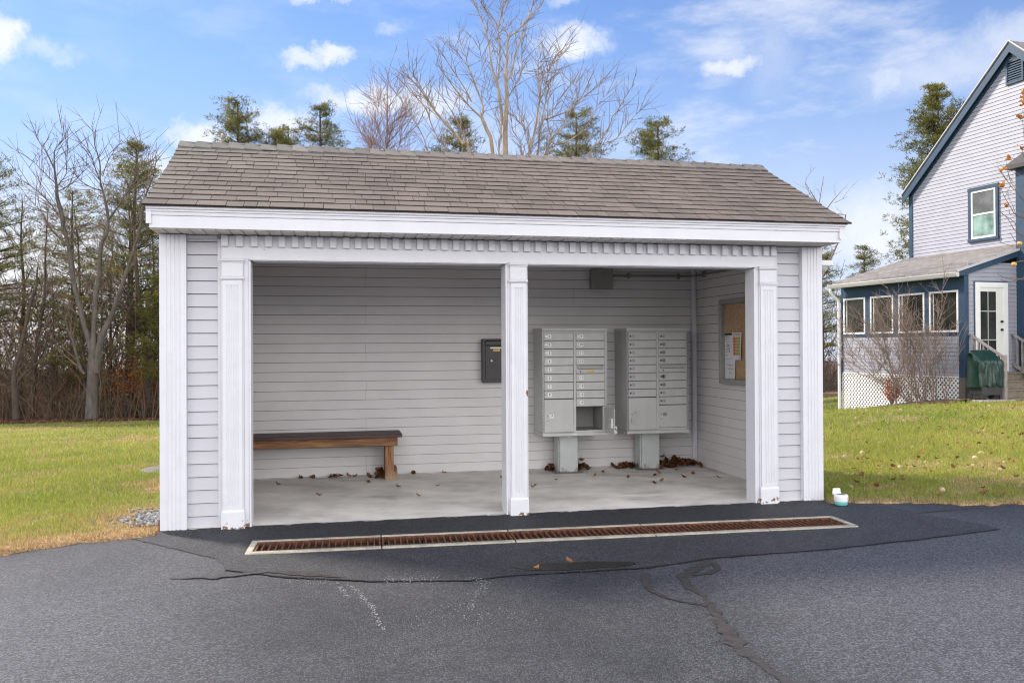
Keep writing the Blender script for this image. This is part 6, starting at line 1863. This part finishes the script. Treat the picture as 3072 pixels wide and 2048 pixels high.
def small_shrub():
    b = hl(-.62, 1.72); z0 = gz(b[0], b[1]); rr = random.Random(93)
    t = thing('orange_shrub', 'small shrub with orange leaves against the lattice', 'shrub', (b[0], b[1], z0))
    mb = MB(); pts = []
    for k in range(16):
        a = rr.uniform(0, 6.28); e = Vector((math.cos(a)*rr.uniform(.05, .3), math.sin(a)*rr.uniform(.05, .3), rr.uniform(.35, .75)))
        mb.tube([(0, 0, -.02), e*.5+Vector((0, 0, .03)), e], [.008, .006, .003], 4); pts.append(e)
    mb.build('stems', M_SHR, t)
    r = np.random.default_rng(94); n = 420
    P = np.array([tuple(p) for p in pts])
    c = P[r.integers(0, len(P), n)]*r.uniform(.55, 1.05, (n, 1))+r.normal(0, .055, (n, 3))
    a = r.normal(0, 1, (n, 3)); a /= np.linalg.norm(a, axis=1, keepdims=True)
    bb = np.cross(a, r.normal(0, 1, (n, 3))); bb /= np.linalg.norm(bb, axis=1, keepdims=True)
    s = .035*r.uniform(.6, 1.2, (n, 1))
    v = np.stack([c-a*s, c+bb*s*.6, c+a*s, c-bb*s*.6], 1).reshape(-1, 3)
    np_mesh('leaves', v, 4, M_GRASS, np.array((.55, .17, .045))*r.uniform(.6, 1.2, (n, 1)), t)
small_shrub()

# apple tree whose branches reach in at the right edge
def leaf_geo(seed, L=.06, W=.03, curl=.5):
    rr = random.Random(seed); n = 5
    P = []
    lob = [.25, .85, 1.0, .8, .45, .05]
    for i in range(n+1):
        t = i/n; w = W*lob[i]*(1+rr.uniform(-.2, .2))
        z = curl*L*(t-.5)**2*1.6+rr.uniform(-.003, .003)
        P.append(((t-.5)*L, -w, z+w*rr.uniform(.2, .7))); P.append(((t-.5)*L, 0, z)); P.append(((t-.5)*L, w, z+w*rr.uniform(.2, .7)))
    F = []
    for i in range(n):
        for k in range(2):
            a = i*3+k
            F.append((a, a+1, a+4, a+3))
    return P, F
AT = TD['ap']
tx, ty = 11.35, 2.45
tz0 = gz(tx, ty)
trunk = [[(tx, ty, tz0-.1, .09), (tx-.05, ty+.02, tz0+1.0, .075), (tx+.05, ty, tz0+2.0, .06), (tx-.05, ty+.05, tz0+3.2, .035), (tx, ty, tz0+4.2, .02)]]
for L in AT:
    p = L[0]
    zj = max(tz0+.9, min(p[2]-.55-.35*((p[2]*7.3) % 1), tz0+3.4))
    AT_ = [(tx, ty, zj, .028), (tx+(p[0]-tx)*.3, ty+(p[1]-ty)*.3+.06*math.sin(p[2]*9), zj+(p[2]-zj)*.55, .022), (tx+(p[0]-tx)*.65, ty+(p[1]-ty)*.65, zj+(p[2]-zj)*.85, .018)]
    trunk.append(AT_+L)
apple = limb_tree('apple_tree', 'apple tree reaching in from the right edge with a few orange leaves and fruit', trunk, M_TWIG, M_TWIG, 7, 2.2, .28, .0035, None, max_r=.02, loc=(tx, ty, tz0))
M_APPLE = mat('yellow_apple', (.56, .33, .10), .4, var=.25, vscale=25)
def sphere(mb, c, r, n=10, m=7, mi=0, squash=.92):
    o = len(mb.v)
    for j in range(m+1):
        th = math.pi*j/m
        dip = 1-.22*math.exp(-(th/.35)**2)-.15*math.exp(-((math.pi-th)/.3)**2)
        for i in range(n):
            a = 2*math.pi*i/n
            mb.v.append((c[0]+r*math.sin(th)*math.cos(a), c[1]+r*math.sin(th)*math.sin(a), c[2]+r*math.cos(th)*squash*dip))
    for j in range(m):
        for i in range(n):
            mb.f.append((o+j*n+i, o+(j+1)*n+i, o+(j+1)*n+(i+1) % n, o+j*n+(i+1) % n)); mb.m.append(mi); mb.c.append(None)
for p in TD['apf']:
    mb = MB(); sphere(mb, (p[0]-tx, p[1]-ty, p[2]-tz0), .034)
    mb.build('fruit', M_APPLE, apple, smooth=True)
for i, p in enumerate(TD['apl']):
    mb = MB()
    for k in range(4):
        P, F = leaf_geo(i*7+k, .075, .026, .8)
        rr = random.Random(i*9+k)
        M = Matrix.Translation((p[0]-tx+rr.gauss(0, .02), p[1]-ty+rr.gauss(0, .02), p[2]-tz0+rr.gauss(0, .02))) @ Matrix.Rotation(rr.uniform(0, 6.28), 4, 'Z') @ Matrix.Rotation(rr.uniform(-1, 1), 4, 'X') @ Matrix.Rotation(rr.uniform(-.8, .8), 4, 'Y')
        c = rr.uniform(.7, 1.3)
        mb.add([tuple(M @ Vector(v)) for v in P], F, 0, (2.1*c, 2.0*c, 1.2*c))
    mb.build('leaf_spray', M_LEAFB, apple)

# ------------------------------------------------------------------ fallen leaves and apples
def leaf_obj(seed, tone, L=.062, W=.024):
    P, F = leaf_geo(seed, L, W, .9)
    mb = MB()
    mb.add(P, F, 0, tone)
    mb.tube([(-L*.5, 0, .004), (-L*.7, .004, .008)], .0012, 3, 0, tone)
    return mb
LEAF_ME = []
for i, tn in enumerate([(.55, .5, .5), (.8, .9, .9), (.38, .38, .42), (1.15, 1.2, 1.2), (1.7, 1.75, 1.6)]):
    o = leaf_obj(100+i, tn).build('fallen_leaf', M_LEAFB)
    LEAF_ME.append(o.data)
    bpy.data.objects.remove(o)
def put_leaf(x, y, z, label, group, rr, k=None, s=1.0):
    o = bpy.data.objects.new('fallen_leaf', LEAF_ME[rr.choice([0, 1, 2, 3]) if k is None else k])
    COL.objects.link(o)
    o.location = (x, y, z)
    o.rotation_euler = (rr.uniform(-.45, .45), rr.uniform(-.4, .4), rr.uniform(0, 6.28))
    sc = s*rr.uniform(.7, 1.25); o.scale = (sc, sc, sc)
    tag(o, label, 'leaf', group)
    return o
lr = random.Random(33)
spots = [(1.62, 1.85), (1.05, 2.3), (1.32, 2.32), (2.12, 2.3), (2.45, 2.31), (2.3, 1.5), (.72, 1.95), (1.9, 1.5), (2.05, .95), (3.52, 1.55), (4.0, 1.75), (4.55, 1.25), (4.86, 1.42),
         (4.42, 1.1), (4.72, 1.75), (5.05, 1.6), (4.98, 1.9), (3.2, 1.2), (4.15, 1.95), (4.62, 1.6), (5.2, 1.3), (3.35, 2.28), (3.0, 1.85), (1.15, 1.2), (4.3, 1.55)]
for x, y in spots:
    put_leaf(x, y, .043, 'dry brown leaf lying on the concrete floor of the shelter', 'loose leaves on the shelter floor', lr)
put_leaf(4.02, 2.3, .13, 'dry brown leaf stuck on the wall foot right of the left pedestal', None, lr, 1)
put_leaf(5.0, 2.33, .14, 'dry brown leaf propped against the wall above the leaf pile', None, lr, 1)
put_leaf(2.55, -1.66, .02, 'tan leaf at the left tip of the wet patch', None, lr, 4, .9)
put_leaf(2.80, -1.56, .022, 'brown leaf lying in the wet patch on the asphalt', None, lr, 3, .8)
put_leaf(-.80, .57, .07, 'bright orange leaf on the dry grass left of the shelter', None, lr, 4, 1.2)
def leaf_pile(n, cx, cy, sx, sy, h, seed, label):
    rr = random.Random(seed); mb = MB()
    for k in range(n):
        x = rr.gauss(cx, sx); y = min(rr.gauss(cy, sy), 2.34)
        x = min(x, 5.37)
        hh = h*math.exp(-((x-cx)/sx/1.4)**2)*rr.random()
        P, F = leaf_geo(seed*100+k, rr.uniform(.05, .085), rr.uniform(.02, .034), 1.0)
        M = Matrix.Translation((x, y, .035+hh)) @ Matrix.Rotation(rr.uniform(0, 6.28), 4, 'Z') @ Matrix.Rotation(rr.uniform(-1.1, 1.1), 4, 'X') @ Matrix.Rotation(rr.uniform(-.7, .7), 4, 'Y')
        t = rr.choice([.28, .4, .5, .7, 1.0])
        mb.add([tuple(M @ Vector(v)) for v in P], F, 0, (t, t*.95, t*.95))
    o = mb.build('leaf_pile', M_LEAFB)
    stuff(o, label, 'leaves')
leaf_pile(85, 5.12, 2.22, .15, .075, .10, 7, 'heap of dry brown leaves in the right back corner')
leaf_pile(34, 4.55, 2.27, .09, .05, .05, 8, 'dry leaves between the two mailbox pedestals')
leaf_pile(20, 4.0, 2.25, .06, .05, .05, 9, 'dry leaves right of the left mailbox pedestal')
leaf_pile(14, 3.66, 2.28, .03, .04, .06, 10, 'dry leaves left of the left mailbox pedestal')
leaf_pile(16, 1.76, 2.2, .04, .06, .07, 11, 'dry leaves caught behind the bench leg')
leaf_pile(10, 1.30, 2.33, .25, .02, .02, 12, 'crumbs of leaf along the wall under the bench')
# on the right lawn
for k in range(180):
    d = 7.0+11.5*lr.random()**1.4
    u = lr.uniform(.36, .66)
    x = 1.33+.2025*d+.979*u*d; y = -6.84+.979*d-.2025*u*d
    if y < edge_y(np.array([x]))[0]+.15 or x < 5.8:
        continue
    loc = Vector((x, y, 0))-HO
    if loc.length < 1.6 or (x > 15.2 and y > 9.5):
        continue
    put_leaf(x, y, gz(x, y)+.035, 'dry brown leaf lying on the grass right of the shelter', 'leaves on the right lawn', lr, lr.choice([0, 1, 1, 3, 3, 4]), .95)
apm = MB(); sphere(apm, (0, 0, .03), .036)
a0 = apm.build('fallen_apple', mat('pale_apple', (.50, .35, .22), .5, var=.35, vscale=18), smooth=True)
first_a = True
for k in range(70):
    d = 7.6+11*lr.random()**1.2
    u = lr.uniform(.38, .66)
    x = 1.33+.2025*d+.979*u*d; y = -6.84+.979*d-.2025*u*d
    if y < edge_y(np.array([x]))[0]+.25 or x < 6.0 or (x > 15.0 and y > 9.3):
        continue
    o = a0 if first_a else a0.copy()
    if not first_a:
        COL.objects.link(o)
    first_a = False
    o.location = (x, y, gz(x, y)-.002); o.rotation_euler = (lr.uniform(0, 3), lr.uniform(0, 3), 0)
    s = lr.uniform(.7, 1.05); o.scale = (s, s, s)
    tag(o, 'pale fallen apple lying on the lawn right of the shelter', 'apple', 'fallen apples')

# concrete lid in the left lawn
cz = gz(-.93, 4.7)
lidt = thing('concrete_lid', 'round grey concrete lid set in the left lawn behind the corner board', 'lid', (-.86, 4.75, cz))
MB().lathe([(.0, .035), (.27, .032), (.31, .02), (.32, .0), (.32, -.1)], 0, 0, 28).build('lid', mat('grey_concrete_lid', (.17, .165, .16), .85, var=.15, vscale=8), lidt, smooth=False)

# gravel at the left corner
def gravel(n, seed):
    rr = random.Random(seed); mb = MB()
    for k in range(n):
        x = -.03-abs(rr.gauss(0, .17)); y = rr.gauss(.62, .24)
        if y < .2 or y > 2.2:
            continue
        r = rr.uniform(.008, .02); z = gz(x, y)+r*.35+.004
        o = len(mb.v)
        q = [Vector((rr.gauss(0, 1), rr.gauss(0, 1), rr.gauss(0, .7))).normalized()*r*rr.uniform(.7, 1.2) for _ in range(1)]
        base = [(1, 0, 0), (-1, 0, 0), (0, 1, 0), (0, -1, 0), (0, 0, 1), (0, 0, -1)]
        vs = []
        a = rr.uniform(0, 6.28)
        for b in base:
            s = r*rr.uniform(.7, 1.25)
            vs.append((x+(b[0]*math.cos(a)-b[1]*math.sin(a))*s*1.3, y+(b[0]*math.sin(a)+b[1]*math.cos(a))*s, z+b[2]*s*.6))
        t = rr.choice([.5, .8, 1.0, 1.25, 1.6])
        mb.add(vs, [(0, 2, 4), (2, 1, 4), (1, 3, 4), (3, 0, 4), (2, 0, 5), (1, 2, 5), (3, 1, 5), (0, 3, 5)], 0, (t, t, t*1.03))
    o = mb.build('gravel', mat('grey_gravel', (.21, .22, .225), .8, attr='tone'))
    stuff(o, 'grey gravel beside the left corner of the shelter', 'gravel')
gravel(620, 51)

# grass blades
def grass(n, ulo, uhi, dlo, dhi, seed, label):
    r = np.random.default_rng(seed)
    u = r.uniform(ulo, uhi, n)
    inv = r.uniform(1/dhi, 1/dlo, n); d = 1/inv
    x = 1.33+.2025*d+.979*u*d; y = -6.84+.979*d-.2025*u*d
    ey = edge_y(x)
    keep = (y > ey-.03+.06*r.random(n)) & ~((x > -.04) & (x < 5.63) & (y > -.05) & (y < 2.55)) & (woods_floor(x, y) < .5)
    hx = (x-HO.x)*math.cos(HA)+(y-HO.y)*math.sin(HA); hy = -(x-HO.x)*math.sin(HA)+(y-HO.y)*math.cos(HA)
    keep &= ~((hx > -1.35) & (hy > -.6) & (hy < 3.0)) & ~((hx > -.4) & (hy > -1.3) & (hy < 4.4)) & ~((hx > -.8) & (hx < .25) & (hy > -1.2))
    gravelly = (x > -.42) & (x < 0) & (y > .3) & (y < 1.0)
    keep &= ~(gravelly & (r.random(n) < .85))
    x, y, d = x[keep], y[keep], d[keep]
    n = len(x)
    z = np.concatenate([ground_z(x[i:i+20000], y[i:i+20000]) for i in range(0, n, 20000)])
    dr = dryness(x, y)
    h = r.uniform(.02, .055, n)*(1-.35*dr)*(1+.35*patch_noise(x, y, 3.0, 9)+.55*np.clip(patch_noise(x, y, 17.0, 19), -.6, 1))*np.clip(d/9, .9, 1.5)
    wd = r.uniform(.0022, .0042, n)*np.clip(d/6, 1, 4.0)
    a = r.uniform(0, 2*math.pi, n); ln = r.normal(0, .5, (n, 2))*h[:, None]
    c, s = np.cos(a)*wd, np.sin(a)*wd
    v = np.stack([np.stack([x-c, y-s, z-.004], 1), np.stack([x+c, y+s, z-.004], 1), np.stack([x+ln[:, 0], y+ln[:, 1], z+h], 1)], 1).reshape(-1, 3)
    pn = patch_noise(x, y, 1.1, 13); pf = patch_noise(x, y, 6.0, 14)
    k = np.clip(dr+.28*pf+.25*patch_noise(x, y, 21.0, 15)+r.normal(0, .22, n), 0, 1)[:, None]
    g1, g2 = np.array((.21, .285, .05)), np.array((.42, .41, .095))
    m = np.clip(.5+.5*pn+r.normal(0, .2, n), 0, 1)[:, None]
    green = g1*(1-m)+g2*m
    left = (x < 2)[:, None]
    straw = np.where(left, np.array((.50, .34, .19)), np.array((.50, .39, .21)))*r.uniform(.6, 1.35, (n, 1))
    col = green*(1-k)+straw*k
    col *= r.uniform(.7, 1.3, (n, 1))
    o = np_mesh('grass', v, 3, M_GRASS, col)
    stuff(o, label, 'grass')
grass(120000, -.76, -.38, 4.2, 31, 201, 'green and straw coloured grass of the left lawn')
grass(165000, .20, .76, 5.8, 22, 202, 'green grass of the right lawn with brown patches')
grass(6000, .34, .44, 22, 38, 203, 'dark green grass beyond the sunroom')
